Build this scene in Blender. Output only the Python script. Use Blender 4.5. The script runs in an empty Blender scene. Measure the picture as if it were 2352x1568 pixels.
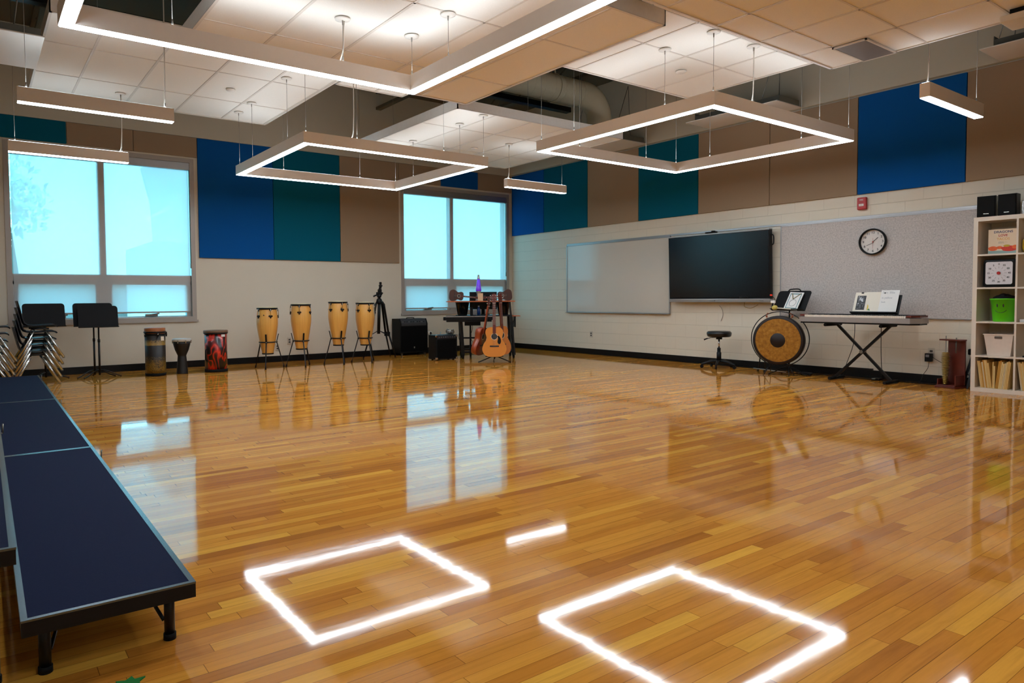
import bpy, bmesh, math, random
from mathutils import Vector, Matrix
R_ = math.radians
random.seed(7)
sc = bpy.context.scene
COL = sc.collection

# ------------------------------------------------------------------ camera, world, exposure
# room frame: corner of back wall (y=0) and right wall (x=0) is the origin, floor z=0, metres
cam_d = bpy.data.cameras.new('camera'); cam = bpy.data.objects.new('camera', cam_d); COL.objects.link(cam)
YAW, PITCH, ROLL = 0.6254, -0.0406, -0.0069
fw = Vector((math.sin(YAW)*math.cos(PITCH), math.cos(YAW)*math.cos(PITCH), math.sin(PITCH)))
rt = Vector((math.cos(YAW), -math.sin(YAW), 0)); up = rt.cross(fw)
rt2 = rt*math.cos(ROLL)+up*math.sin(ROLL); up2 = -rt*math.sin(ROLL)+up*math.cos(ROLL)
mw = Matrix((rt2, up2, -fw)).transposed().to_4x4(); mw.translation = Vector((-9.411, -11.588, 1.0785))
cam.matrix_world = mw
cam_d.sensor_width = 36; cam_d.lens = 1592.0/2352*36
cam_d.shift_x = 89.33/2352; cam_d.shift_y = -36.1/2352
cam_d.clip_start = 0.05; cam_d.clip_end = 200
sc.camera = cam
sc.view_settings.view_transform = 'Standard'; sc.view_settings.look = 'None'
sc.view_settings.exposure = 0.0; sc.view_settings.gamma = 1.0; sc.view_settings.use_curve_mapping = False
try:
    sc.cycles.use_denoising = True
    sc.cycles.max_bounces = 10; sc.cycles.diffuse_bounces = 5; sc.cycles.glossy_bounces = 4
    sc.cycles.transmission_bounces = 6; sc.cycles.transparent_max_bounces = 8
    sc.cycles.sample_clamp_indirect = 6.0
    sc.cycles.caustics_reflective = False; sc.cycles.caustics_refractive = False
except Exception: pass
LED = 29.0      # radiance of the fixtures' lower lens
LEDUP = 13.5     # radiance of the upper lens
SKY = 7.9
w = bpy.data.worlds.new('sky'); sc.world = w; w.use_nodes = True
nt = w.node_tree; nt.nodes.clear()
o = nt.nodes.new('ShaderNodeOutputWorld'); bg = nt.nodes.new('ShaderNodeBackground')
tc = nt.nodes.new('ShaderNodeTexCoord'); sp = nt.nodes.new('ShaderNodeSeparateXYZ'); rp = nt.nodes.new('ShaderNodeValToRGB')
nt.links.new(tc.outputs['Generated'], sp.inputs[0]); nt.links.new(sp.outputs['Z'], rp.inputs[0])
rp.color_ramp.elements[0].position = 0.0; rp.color_ramp.elements[0].color = (0.25, 0.76, 0.98, 1)
rp.color_ramp.elements[1].position = 0.6; rp.color_ramp.elements[1].color = (0.19, 0.66, 0.92, 1)
nt.links.new(rp.outputs[0], bg.inputs['Color']); bg.inputs['Strength'].default_value = SKY
nt.links.new(bg.outputs[0], o.inputs[0])

# ------------------------------------------------------------------ helpers
def lin(c):
    return tuple(((v/255)/12.92 if v/255 <= .04045 else ((v/255+.055)/1.055)**2.4) for v in c)
class N:
    """small node-tree builder"""
    def __init__(s, name):
        s.m = bpy.data.materials.new(name); s.m.use_nodes = True; s.t = s.m.node_tree; s.t.nodes.clear()
        s.out = s.t.nodes.new('ShaderNodeOutputMaterial')
    def n(s, typ, **k):
        a = s.t.nodes.new('ShaderNode'+typ)
        for key, v in k.items():
            if key.startswith('i_'):
                a.inputs[key[2:].replace('__', ' ')].default_value = v
            else: setattr(a, key, v)
        return a
    def l(s, a, b): s.t.links.new(a, b)
    def math(s, op, a, b=None, c=None):
        x = s.n('Math', operation=op)
        for i, v in enumerate((a, b, c)):
            if v is None: continue
            if hasattr(v, 'links'): s.l(v, x.inputs[i])
            else: x.inputs[i].default_value = v
        return x.outputs[0]
    def mix(s, f, a, b, blend='MIX'):
        x = s.n('Mix', data_type='RGBA', blend_type=blend)
        for i, v in ((0, f), (6, a), (7, b)):
            if hasattr(v, 'links'): s.l(v, x.inputs[i])
            else: x.inputs[i].default_value = v if i == 0 else (tuple(v)+(1,))[:4]
        return x.outputs[2]
    def bsdf(s, **k):
        b = s.n('BsdfPrincipled')
        for key, v in k.items():
            inp = b.inputs[key.replace('_', ' ')]
            if hasattr(v, 'links'): s.l(v, inp)
            else: inp.default_value = v
        s.l(b.outputs[0], s.out.inputs[0]); return b
    def bump(s, h, strength=.2, dist=.01):
        b = s.n('Bump'); b.inputs['Strength'].default_value = strength; b.inputs['Distance'].default_value = dist
        s.l(h, b.inputs['Height']); return b.outputs[0]
    def coord(s, kind='Object', scale=(1, 1, 1)):
        t = s.n('TexCoord'); mp = s.n('Mapping'); mp.inputs['Scale'].default_value = scale
        s.l(t.outputs[kind], mp.inputs[0]); return mp.outputs[0]
    def noise(s, scale, detail=3, vec=None, rough=.5, dist=0):
        a = s.n('TexNoise'); a.inputs['Scale'].default_value = scale; a.inputs['Detail'].default_value = detail
        a.inputs['Roughness'].default_value = rough; a.inputs['Distortion'].default_value = dist
        s.l(vec if vec is not None else s.coord(), a.inputs['Vector']); return a.outputs[0]
    def ramp(s, f, stops, interp='LINEAR'):
        r = s.n('ValToRGB'); s.l(f, r.inputs[0]); r.color_ramp.interpolation = interp
        e = r.color_ramp.elements
        while len(e) > 1: e.remove(e[-1])
        e[0].position = stops[0][0]; e[0].color = tuple(stops[0][1])+(1,)
        for p, c in stops[1:]:
            x = e.new(p); x.color = tuple(c)+(1,)
        return r.outputs[0]
def mat(name, rgb, rough=.5, metal=0., var=.06, nscale=30, bump=0., bscale=200, coat=0., spec=.5, trans=0.):
    m = N(name); c = lin(rgb)
    col = m.mix(m.noise(nscale), tuple(v*(1-var) for v in c), tuple(min(1, v*(1+var)) for v in c))
    k = dict(Base_Color=col, Roughness=rough, Metallic=metal, Coat_Weight=coat, Specular_IOR_Level=spec)
    if trans: k['Transmission_Weight'] = trans
    if bump: k['Normal'] = m.bump(m.noise(bscale, 4), bump, .003)
    m.bsdf(**k); return m.m
def emis(name, rgb, s):
    m = N(name); e = m.n('Emission'); e.inputs[0].default_value = tuple(rgb)+(1,); e.inputs[1].default_value = s
    m.l(e.outputs[0], m.out.inputs[0]); return m.m

def catmull(P, n=6, closed=False):
    out = []; L = len(P)
    rng = range(L) if closed else range(L-1)
    for i in rng:
        p0 = P[(i-1) % L] if closed or i > 0 else P[0]; p1 = P[i]; p2 = P[(i+1) % L]
        p3 = P[(i+2) % L] if closed or i+2 < L else P[-1]
        for k in range(n):
            t = k/n
            out.append(tuple(.5*((2*b)+(-a+c)*t+(2*a-5*b+4*c-d)*t*t+(-a+3*b-3*c+d)*t**3) for a, b, c, d in zip(p0, p1, p2, p3)))
    if not closed: out.append(tuple(P[-1]))
    return out
class G:
    def __init__(s): s.b = bmesh.new(); s.mi = 0
    def _f(s, vs, smooth=False):
        try:
            f = s.b.faces.new(vs); f.material_index = s.mi; f.smooth = smooth; return f
        except ValueError: return None
    def box(s, x0, x1, y0, y1, z0, z1, bev=0., M=None):
        v = [(x, y, z) for x in (x0, x1) for y in (y0, y1) for z in (z0, z1)]
        vs = [s.b.verts.new(M @ Vector(p) if M is not None else p) for p in v]
        fs = []
        for q in ((0, 1, 3, 2), (4, 6, 7, 5), (0, 4, 5, 1), (2, 3, 7, 6), (0, 2, 6, 4), (1, 5, 7, 3)):
            fs.append(s._f([vs[i] for i in q]))
        if bev > 0:
            es = list({e for f in fs for e in f.edges})
            r = bmesh.ops.bevel(s.b, geom=es, offset=bev, segments=2, profile=.5, affect='EDGES')
            for f in r['faces']: f.material_index = s.mi
        return s
    def bar(s, a, b, w, h=None, upv=(0, 0, 1), bev=0.):
        a = Vector(a); b = Vector(b); d = b-a; L = d.length; d.normalize(); u = Vector(upv)
        if abs(d.dot(u)) > .95: u = Vector((1, 0, 0))
        x = d.cross(u).normalized(); u = x.cross(d); h = h or w
        M = Matrix((x, d, u)).transposed().to_4x4(); M.translation = a
        return s.box(-w/2, w/2, 0, L, -h/2, h/2, bev, M)
    def tube(s, pts, r, seg=10, closed=False, cap=True):
        P = [Vector(p) for p in pts]; n = len(P); rs = r if isinstance(r, (list, tuple)) else [r]*n
        rings = []; nrm = None
        for i, p in enumerate(P):
            if closed: t = (P[(i+1) % n]-P[i-1]).normalized()
            else: t = (P[min(i+1, n-1)]-P[max(i-1, 0)]).normalized()
            if nrm is None:
                nrm = t.orthogonal().normalized()
            else:
                nrm = (nrm-t*nrm.dot(t))
                nrm = nrm.normalized() if nrm.length > 1e-6 else t.orthogonal().normalized()
            bn = t.cross(nrm)
            rings.append([s.b.verts.new(p+(nrm*math.cos(2*math.pi*k/seg)+bn*math.sin(2*math.pi*k/seg))*rs[i]) for k in range(seg)])
        for i in range(n if closed else n-1):
            A, B = rings[i], rings[(i+1) % n]
            for k in range(seg): s._f([A[k], A[(k+1) % seg], B[(k+1) % seg], B[k]], True)
        if cap and not closed:
            s._f(list(reversed(rings[0]))); s._f(rings[-1])
        return s
    def cyl(s, a, b, r, r2=None, seg=20):
        return s.tube([a, b], [r, r if r2 is None else r2], seg)
    def lathe(s, prof, seg=28, c=(0, 0, 0), axis='z', cap=True, smooth=True):
        rings = []
        for r, h in prof:
            ring = []
            for k in range(seg):
                a = 2*math.pi*k/seg; x, y = r*math.cos(a), r*math.sin(a)
                if axis == 'z': p = (c[0]+x, c[1]+y, c[2]+h)
                elif axis == 'y': p = (c[0]+x, c[1]+h, c[2]-y)
                else: p = (c[0]+h, c[1]+x, c[2]+y)
                ring.append(s.b.verts.new(p))
            rings.append(ring)
        for A, B in zip(rings, rings[1:]):
            for k in range(seg): s._f([A[k], A[(k+1) % seg], B[(k+1) % seg], B[k]], smooth)
        if cap:
            s._f(list(reversed(rings[0]))); s._f(rings[-1])
        return s
    def prism(s, pts, y0, y1, plane='xz', smooth=False):
        """closed outline extruded along the remaining axis"""
        def P(a, b, h): return {'xz': (a, h, b), 'xy': (a, b, h), 'yz': (h, a, b)}[plane]
        A = [s.b.verts.new(P(a, b, y0)) for a, b in pts]; B = [s.b.verts.new(P(a, b, y1)) for a, b in pts]
        n = len(pts)
        for i in range(n): s._f([A[i], A[(i+1) % n], B[(i+1) % n], B[i]], smooth)
        s._f(list(reversed(A))); s._f(B); return s
    def ball(s, c, r, seg=14, sc_=(1, 1, 1)):
        prof = [(max(1e-4, r*math.sin(math.pi*i/8)), -r*math.cos(math.pi*i/8)) for i in range(9)]
        n0 = len(s.b.verts); s.lathe(prof, seg, (0, 0, 0)); s.b.verts.ensure_lookup_table()
        for v in s.b.verts[n0:]: v.co = Vector((v.co.x*sc_[0]+c[0], v.co.y*sc_[1]+c[1], v.co.z*sc_[2]+c[2]))
        return s
    def quad(s, *p): s._f([s.b.verts.new(v) for v in p]); return s
    def xf(s, M):
        bmesh.ops.transform(s.b, matrix=M, verts=s.b.verts); return s
    def mesh(s, name, m):
        bmesh.ops.recalc_face_normals(s.b, faces=s.b.faces)
        me = bpy.data.meshes.new(name); s.b.to_mesh(me); s.b.free()
        for x in (m if isinstance(m, (list, tuple)) else [m]): me.materials.append(x)
        return me
    def put(s, name, m, parent=None, loc=(0, 0, 0), rz=0):
        ob = bpy.data.objects.new(name, s.mesh(name, m)); COL.objects.link(ob)
        ob.location = loc; ob.rotation_euler = (0, 0, rz)
        if parent: ob.parent = parent
        return ob
def thing(name, label, cat, loc=(0, 0, 0), rz=0, group=None):
    e = bpy.data.objects.new(name, None); COL.objects.link(e); e.location = loc; e.rotation_euler = (0, 0, rz)
    e.empty_display_size = .1; e['label'] = label; e['category'] = cat
    if group: e['group'] = group
    return e
def tag(o, label, cat, group=None, kind=None):
    o['label'] = label; o['category'] = cat
    if group: o['group'] = group
    if kind: o['kind'] = kind
    return o
def struct(o): o['kind'] = 'structure'; return o
def copy_tree(o, parent=None):
    c = o.copy(); COL.objects.link(c)
    if parent: c.parent = parent
    for ch in [x for x in COL.objects if x.parent == o]:
        copy_tree(ch, c)
    return c
def dup(o, loc, rz, label, group=None):
    c = copy_tree(o); c.location = loc; c.rotation_euler = (0, 0, rz); c['label'] = label
    if group: c['group'] = group
    return c
def txt(s, size, m, parent, loc, name='lettering', rot=(math.pi/2, 0, 0), ex=.0006, bold=0., align='CENTER', label=None):
    cu = bpy.data.curves.new('t', 'FONT'); cu.body = s; cu.size = size; cu.extrude = ex; cu.offset = bold
    cu.align_x = align; cu.align_y = 'CENTER'; cu.resolution_u = 3
    t = bpy.data.objects.new('t', cu); COL.objects.link(t)
    dg = bpy.context.evaluated_depsgraph_get(); me = bpy.data.meshes.new_from_object(t.evaluated_get(dg))
    bpy.data.objects.remove(t); bpy.data.curves.remove(cu)
    me.materials.clear(); me.materials.append(m)
    o = bpy.data.objects.new(name, me); COL.objects.link(o); o.location = loc; o.rotation_euler = rot
    if parent: o.parent = parent
    if label: o['label'] = label
    return o
RW = -math.pi/2      # turn for things on the right wall: local x runs toward -y, local y into the wall

# ------------------------------------------------------------------ materials
M = {}
M['wall'] = mat('painted_drywall', (213, 205, 188), .65, var=.02, nscale=3, bump=.05, bscale=400)
M['bulk'] = mat('painted_bulkhead', (196, 190, 172), .7, var=.03, nscale=2)
M['deck'] = mat('dark_ceiling_deck', (96, 88, 70), .8, var=.08, nscale=2)
M['base'] = mat('black_vinyl_base', (10, 9, 10), .4, spec=.25)
def block():
    m = N('painted_block'); t = m.n('TexCoord'); s = m.n('SeparateXYZ'); m.l(t.outputs['Object'], s.inputs[0])
    v = m.math('DIVIDE', s.outputs['Z'], .2032); row = m.math('FLOOR', v); fv = m.math('FRACT', v)
    u = m.math('ADD', m.math('DIVIDE', s.outputs['Y'], .4064), m.math('MULTIPLY', m.math('MODULO', row, 2.), .5)); fu = m.math('FRACT', u)
    ev = m.math('MINIMUM', fv, m.math('SUBTRACT', 1., fv)); eu = m.math('MINIMUM', fu, m.math('SUBTRACT', 1., fu))
    jv = m.math('SUBTRACT', 1., m.math('SMOOTH_MIN', 1., m.math('DIVIDE', ev, .028), .2)); ju = m.math('SUBTRACT', 1., m.math('SMOOTH_MIN', 1., m.math('DIVIDE', eu, .014), .2))
    j = m.math('MAXIMUM', jv, m.math('MULTIPLY', ju, .55)); n = m.noise(220, 4)
    w1 = m.noise(1.3, 2)
    col = m.mix(w1, lin((216, 207, 188)), lin((222, 213, 195)))
    col = m.mix(m.math('MULTIPLY', m.math('MAXIMUM', m.math('MULTIPLY', jv, .28), m.math('MULTIPLY', ju, .12)), 1.), col, lin((120, 108, 90)))
    h2 = m.math('ADD', m.math('MULTIPLY', j, -1.), m.math('MULTIPLY', n, .12))
    m.bsdf(Base_Color=col, Roughness=.5, Normal=m.bump(h2, .45, .004)); return m.m
M['block'] = block()
def floor_mat():
    m = N('varnished_maple_boards'); t = m.n('TexCoord'); s = m.n('SeparateXYZ'); m.l(t.outputs['Object'], s.inputs[0])
    X, Y = s.outputs['X'], s.outputs['Y']
    yr = m.math('DIVIDE', Y, .0575); row = m.math('FLOOR', yr); fy = m.math('FRACT', yr)
    wn = m.n('TexWhiteNoise', noise_dimensions='1D'); m.l(row, wn.inputs['W'])
    xr = m.math('ADD', m.math('DIVIDE', X, .78), m.math('MULTIPLY', wn.outputs['Value'], 17.3))
    cell = m.math('FLOOR', xr); fx = m.math('FRACT', xr)
    cv = m.n('CombineXYZ'); m.l(row, cv.inputs[0]); m.l(cell, cv.inputs[1])
    w2 = m.n('TexWhiteNoise', noise_dimensions='2D'); m.l(cv.outputs[0], w2.inputs['Vector'])
    rnd = w2.outputs['Value']
    tone = m.ramp(rnd, [(0, lin((172, 106, 40))), (.12, lin((190, 120, 44))), (.5, lin((203, 134, 50))), (.88, lin((212, 146, 56))), (1, lin((226, 166, 66)))])
    gv = m.n('CombineXYZ'); m.l(m.math('ADD', m.math('MULTIPLY', X, 1.5), m.math('MULTIPLY', rnd, 31.)), gv.inputs[0])
    m.l(m.math('MULTIPLY', Y, 28.), gv.inputs[1]); m.l(m.math('MULTIPLY', rnd, 9.), gv.inputs[2])
    g = m.noise(1.6, 5, gv.outputs[0], .6, .8)
    gr = m.ramp(g, [(.25, (.78, .76, .74)), (.5, (.96, .96, .96)), (.75, (1.06, 1.06, 1.06))])
    col = m.mix(1.0, tone, gr, 'MULTIPLY')
    # seams
    ey = m.math('MINIMUM', fy, m.math('SUBTRACT', 1., fy)); ex = m.math('MINIMUM', fx, m.math('SUBTRACT', 1., fx))
    w3 = m.n('TexWhiteNoise', noise_dimensions='1D'); m.l(m.math('ADD', row, .37), w3.inputs['W'])
    wid = m.math('ADD', .012, m.math('MULTIPLY', m.math('POWER', w3.outputs['Value'], 6.), .035))
    sy = m.math('LESS_THAN', ey, wid); sx = m.math('LESS_THAN', ex, .0015)
    seam = m.math('MAXIMUM', sy, sx)
    col = m.mix(m.math('MULTIPLY', seam, .62), col, lin((62, 32, 14)))
    # the varnish ripples a little
    lowv = m.n('CombineXYZ'); m.l(m.math('MULTIPLY', X, 2.2), lowv.inputs[0]); m.l(m.math('MULTIPLY', Y, 9.), lowv.inputs[1])
    low = m.noise(1., 2, lowv.outputs[0])
    h = m.math('MULTIPLY', low, .55)
    h = m.math('ADD', h, m.math('MULTIPLY', m.noise(60, 2), .005))
    nb = m.bump(h, .22, .0022)
    sv = m.n('CombineXYZ'); m.l(m.math('MULTIPLY', X, 14.), sv.inputs[0]); m.l(m.math('MULTIPLY', Y, 60.), sv.inputs[1])
    cwt = m.math('ADD', .5, m.math('MULTIPLY', m.noise(1., 4, sv.outputs[0], .7), .85))
    m.bsdf(Base_Color=col, Roughness=.42, Coat_Weight=cwt, Coat_Roughness=.055, Coat_IOR=1.5, Specular_IOR_Level=.0, Coat_Normal=nb, Normal=nb)
    return m.m
M['floor'] = floor_mat()
def fabric(name, rgb):
    m = N(name); c = lin(rgb); n = m.noise(260, 2); big = m.noise(1.2, 2)
    col = m.mix(n, tuple(v*.86 for v in c), tuple(v*1.12 for v in c))
    m.bsdf(Base_Color=col, Roughness=.9, Specular_IOR_Level=.15, Normal=m.bump(n, .25, .002), Sheen_Weight=.0); return m.m
M['taupe'] = fabric('taupe_fabric', (156, 134, 110)); M['blue'] = fabric('blue_fabric', (8, 84, 158)); M['teal'] = fabric('teal_fabric', (0, 92, 118))
M['navy'] = fabric('navy_carpet', (15, 22, 50))
def tack():
    m = N('grey_tack_fabric'); v = m.coord(scale=(1, 1.5, 1)); n = m.noise(58, 3, v, .65)
    col = m.ramp(n, [(.3, lin((166, 161, 158))), (.5, lin((188, 182, 178))), (.7, lin((204, 198, 194)))])
    m.bsdf(Base_Color=col, Roughness=.85, Specular_IOR_Level=.2); return m.m
M['tack'] = tack()
def tile():
    m = N('ceiling_tile'); n = m.noise(160, 3)
    col = m.mix(n, lin((228, 224, 216)), lin((242, 238, 230)))
    m.bsdf(Base_Color=col, Roughness=.85, Specular_IOR_Level=.2, Normal=m.bump(n, .12, .002)); return m.m
M['tile'] = tile()
M['grid'] = mat('white_grid_metal', (214, 206, 196), .5); M['fascia'] = mat('grey_fascia', (232, 226, 218), .5)
M['led'] = emis('led_lens', (.88, 1., 1.10), LED); M['ledup'] = emis('led_up_lens', (.88, 1., 1.10), LEDUP)
M['housing'] = mat('fixture_housing', (236, 228, 220), .45, var=.02)
M['cable'] = mat('steel_cable', (150, 145, 138), .35, .8); M['white'] = mat('white_plastic', (225, 220, 212), .4, var=.02)
M['cord'] = mat('white_cord', (222, 216, 205), .5)
M['black'] = mat('black_plastic', (12, 12, 14), .4, spec=.22); M['blackm'] = mat('black_metal', (12, 12, 14), .35, spec=.3)
M['rubber'] = mat('black_rubber', (10, 10, 10), .7, spec=.2); M['chrome'] = mat('chrome', (205, 203, 200), .16, 1.)
M['alum'] = mat('aluminium_frame', (168, 166, 166), .32, .7, var=.02); M['trimdark'] = mat('dark_riser_trim', (96, 104, 110), .22, .9)
M['steel'] = mat('galvanised_steel', (126, 126, 120), .4, .8)
M['orange'] = mat('orange_wood', (178, 88, 40), .4, var=.15, nscale=12)
M['redwood'] = mat('red_stained_wood', (96, 34, 22), .4, var=.3, nscale=14)
M['paper'] = mat('white_paper', (226, 224, 220), .7, var=.01); M['cream'] = mat('cream_paper', (224, 216, 200), .7, var=.01)
M['ink'] = mat('dark_ink', (34, 34, 38), .6); M['pencil'] = mat('pencil_grey', (128, 130, 136), .7)
M['red'] = mat('red_paint', (178, 24, 26), .35); M['yellow'] = mat('yellow', (224, 190, 60), .5); M['green'] = mat('lime_green_plastic', (84, 196, 16), .4)
M['whiteshelf'] = mat('white_laminate', (226, 214, 198), .45, var=.01)
M['brass'] = mat('aged_brass', (176, 142, 66), .35, .9)
M['duct'] = mat('beige_duct', (196, 186, 158), .55, var=.04)
M['outlet'] = mat('ivory_outlet', (196, 188, 172), .4)

# ------------------------------------------------------------------ room shell
XL, YF, ZC = -11.6, -14.2, 4.9
struct(G().quad((XL, YF, 0), (0.3, YF, 0), (0.3, .3, 0), (XL, .3, 0)).put('floor', M['floor']))
W1 = (-9.01, -6.50, .745, 3.30); W2 = (-2.735, -.09, .77, 3.255)      # window openings x0,x1,z0,z1
g = G()
xs = [XL, W1[0], W1[1], W2[0], W2[1], 0]
g.box(xs[0], xs[1], 0, .3, 0, 3.64); g.box(xs[2], xs[3], 0, .3, 0, 3.64); g.box(xs[4], xs[5], 0, .3, 0, 3.64)
for W in (W1, W2):
    g.box(W[0], W[1], 0, .3, 0, W[2]); g.box(W[0], W[1], 0, .3, W[3], 3.64)
struct(g.put('wall_back', M['wall']))
struct(G().box(0, .3, YF, .3, 0, ZC).put('wall_right', M['block']))
struct(G().box(XL-.3, XL, YF, .3, 0, ZC).put('wall_left', M['wall']))
struct(G().box(XL, .3, YF-.3, YF, 0, ZC).put('wall_front', M['wall']))
struct(G().box(XL, 0, -.03, .3, 3.64, ZC).put('trim_1', M['bulk']))
struct(G().box(-.075, 0, YF, -.03, 3.655, ZC).put('trim_2', M['bulk']))
struct(G().box(XL-.3, .3, YF-.3, .3, ZC, ZC+.2).put('ceiling', M['deck']))
struct(G().box(XL, -.012, -.012, 0, 0, .105).box(XL, -.012, -.022, 0, 0, .012).put('baseboard_back', M['base']))
struct(G().box(-.012, 0, YF, 0, 0, .105).box(-.022, 0, YF, -.012, 0, .012).put('baseboard_right', M['base']))
# steel joists under the deck
for i, x in enumerate((-10.4, -8.6, -6.8, -5.0, -3.2, -1.4)):
    j = G().box(x-.05, x+.05, YF, -.03, ZC-.34, ZC-.29).box(x-.05, x+.05, YF, -.03, ZC-.05, ZC)
    y = YF+.2
    k = 0
    while y < -.6:
        j.bar((x, y, ZC-.31 if k % 2 else ZC-.03), (x, y+.45, ZC-.03 if k % 2 else ZC-.31), .02); y += .45; k += 1
    struct(j.put('trim_%d' % (i+3), M['deck']))

# ------------------------------------------------------------------ windows and roller shades
gl = N('window_glass'); tr = gl.n('BsdfTransparent'); tr.inputs[0].default_value = (.9, .96, .97, 1); gs = gl.n('BsdfGlossy'); gs.inputs['Roughness'].default_value = .02
mx = gl.n('MixShader'); mx.inputs[0].default_value = .06; gl.l(tr.outputs[0], mx.inputs[1]); gl.l(gs.outputs[0], mx.inputs[2]); gl.l(mx.outputs[0], gl.out.inputs[0])
M['glass'] = gl.m
sh = N('shade_cloth'); wv = sh.n('TexWave'); wv.inputs['Scale'].default_value = 120; sh.l(sh.coord(), wv.inputs['Vector'])
cc = sh.mix(wv.outputs[1], (.78, .80, .80), (.86, .87, .87))
d = sh.n('BsdfDiffuse'); sh.l(cc, d.inputs[0]); tl = sh.n('BsdfTranslucent'); sh.l(cc, tl.inputs[0]); tp = sh.n('BsdfTransparent')
a1 = sh.n('MixShader'); a1.inputs[0].default_value = .34; sh.l(d.outputs[0], a1.inputs[1]); sh.l(tl.outputs[0], a1.inputs[2])
a2 = sh.n('MixShader'); a2.inputs[0].default_value = .42; sh.l(a1.outputs[0], a2.inputs[1]); sh.l(tp.outputs[0], a2.inputs[2]); sh.l(a2.outputs[0], sh.out.inputs[0])
M['shade'] = sh.m
M['frame'] = mat('window_frame_paint', (168, 160, 152), .4, .2, var=.02)
def window(n, W, mull, handles, lab, zsh):
    x0, x1, z0, z1 = W
    o = struct(bpy.data.objects.new('window_%d' % n, None)); COL.objects.link(o)
    f = .065
    g = G()
    for a in ((x0, x0+f, z0, z1), (x1-f, x1, z0, z1), (x0+f, x1-f, z0, z0+f), (x0+f, x1-f, z1-f, z1)):
        g.box(a[0], a[1], -.012, .16, a[2], a[3])
    g.box(x0-.02, x1+.02, -.03, -.0125, z0-.02, z0+.012)
    g.put('window_frame', M['frame'], o)
    g = G().box(mull-.045, mull+.045, .043, .16, z0+f, z1-f).box(x0+f, x1-f, .043, .16, 1.36, 1.46)
    g.put('mullion', M['frame'], o)
    for a, b in ((x0+f, mull-.045), (mull+.045, x1-f)):
        G().box(a, b, .125, .135, 1.46, z1-f).put('pane', M['glass'], o)
        s = G().box(a, b, .10, .15, z0+f, z0+f+.016).box(a, b, .05, .15, 1.31, 1.36).box(a, a+.07, .05, .15, z0+f, 1.36).box(b-.07, b, .05, .15, z0+f, 1.36)
        s = s.put('awning_sash', M['alum'], o)
        G().box(a+.055, b-.055, .118, .126, z0+f+.016, 1.30).put('sash_pane', M['glass'], s)
    for hx in handles:
        G().box(hx-.09, hx+.09, .03, .085, z0+f+.012, z0+f+.05, .006).bar((hx-.02, .02, z0+f+.04), (hx+.11, .03, z0+f+.055), .02).put('crank_handle', M['steel'], o)
    r = thing('roller_shade', lab, 'shade', ((x0+x1)/2, .035, z1-f))
    hw = (x1-x0)/2-f
    G().box(-hw, hw, -.045, .035, -.115, 0, .006).put('cassette', M['alum'], r)
    G().box(-hw+.015, hw-.015, .0, .0015, zsh-(z1-f), -.10).put('shade_cloth', M['shade'], r)
    G().box(-hw+.012, hw-.012, -.008, .012, zsh-(z1-f)-.022, zsh-(z1-f)+.003, .004).put('hem_bar', M['frame'], r)
    g = G()
    for i in range(3): g.tube([(hw-.008+.004*i, -.02, -.1), (hw-.008+.004*i, -.022, -1.6)], .0022, 5)
    g.box(hw-.012, hw+.002, -.035, -.012, -1.66, -1.58, .003).put('pull_chain', M['steel'], r)
window(1, W1, -7.81, (-8.4, -7.16), 'lowered roller shade over the wide window behind the music stands', .895)
window(2, W2, -1.535, (-2.11, -.85), 'lowered roller shade over the corner window behind the lava lamp', .885)
# outside
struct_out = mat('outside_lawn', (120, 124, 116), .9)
struct(G().quad((-60, .32, -.25), (60, .32, -.25), (60, 90, -.25), (-60, 90, -.25)).put('outdoor_ground', struct_out))
tag(G().box(-40, 45, 26, 27, -.25, 2.22).put('added_dimming_wall', mat('dimming_wall_grey', (128, 124, 118), .9)), 'made-up low grey wall that dims the lower part of both shades', 'wall')  # invented wall, its height and grey set to dim the lower panes
b = thing('neighbour_building', 'pale building seen faintly through the right side of the wide shade', 'building', (-1.0, 20, -.25))
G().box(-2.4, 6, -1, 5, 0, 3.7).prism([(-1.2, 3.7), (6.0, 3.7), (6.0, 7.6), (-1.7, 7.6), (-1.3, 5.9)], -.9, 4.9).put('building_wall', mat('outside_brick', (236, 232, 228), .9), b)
t = thing('outdoor_tree', 'leafy tree seen faintly through the left of the wide shade', 'tree', (-8.55, 12, -.25))
G().tube([(0, 0, 0), (.1, 0, 2.0), (0, .1, 3.6)], [.22, .16, .08]).put('trunk', mat('bark', (90, 80, 70), .9), t)
g = G(); rr = random.Random(3)
for i in range(420):
    p = Vector((rr.gauss(0, 1), rr.gauss(0, 1), rr.gauss(0, 1))).normalized()*rr.uniform(.2, 1.15); p = Vector((p.x, p.y, p.z*1.3+4.2))
    u = Vector((rr.gauss(0, 1), rr.gauss(0, 1), rr.gauss(0, 1))).normalized()*.16; v = u.orthogonal().normalized()*.1
    g.quad(p-u, p+v, p+u, p-v)
g.put('foliage', mat('leaves', (246, 250, 240), .8), t)

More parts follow.
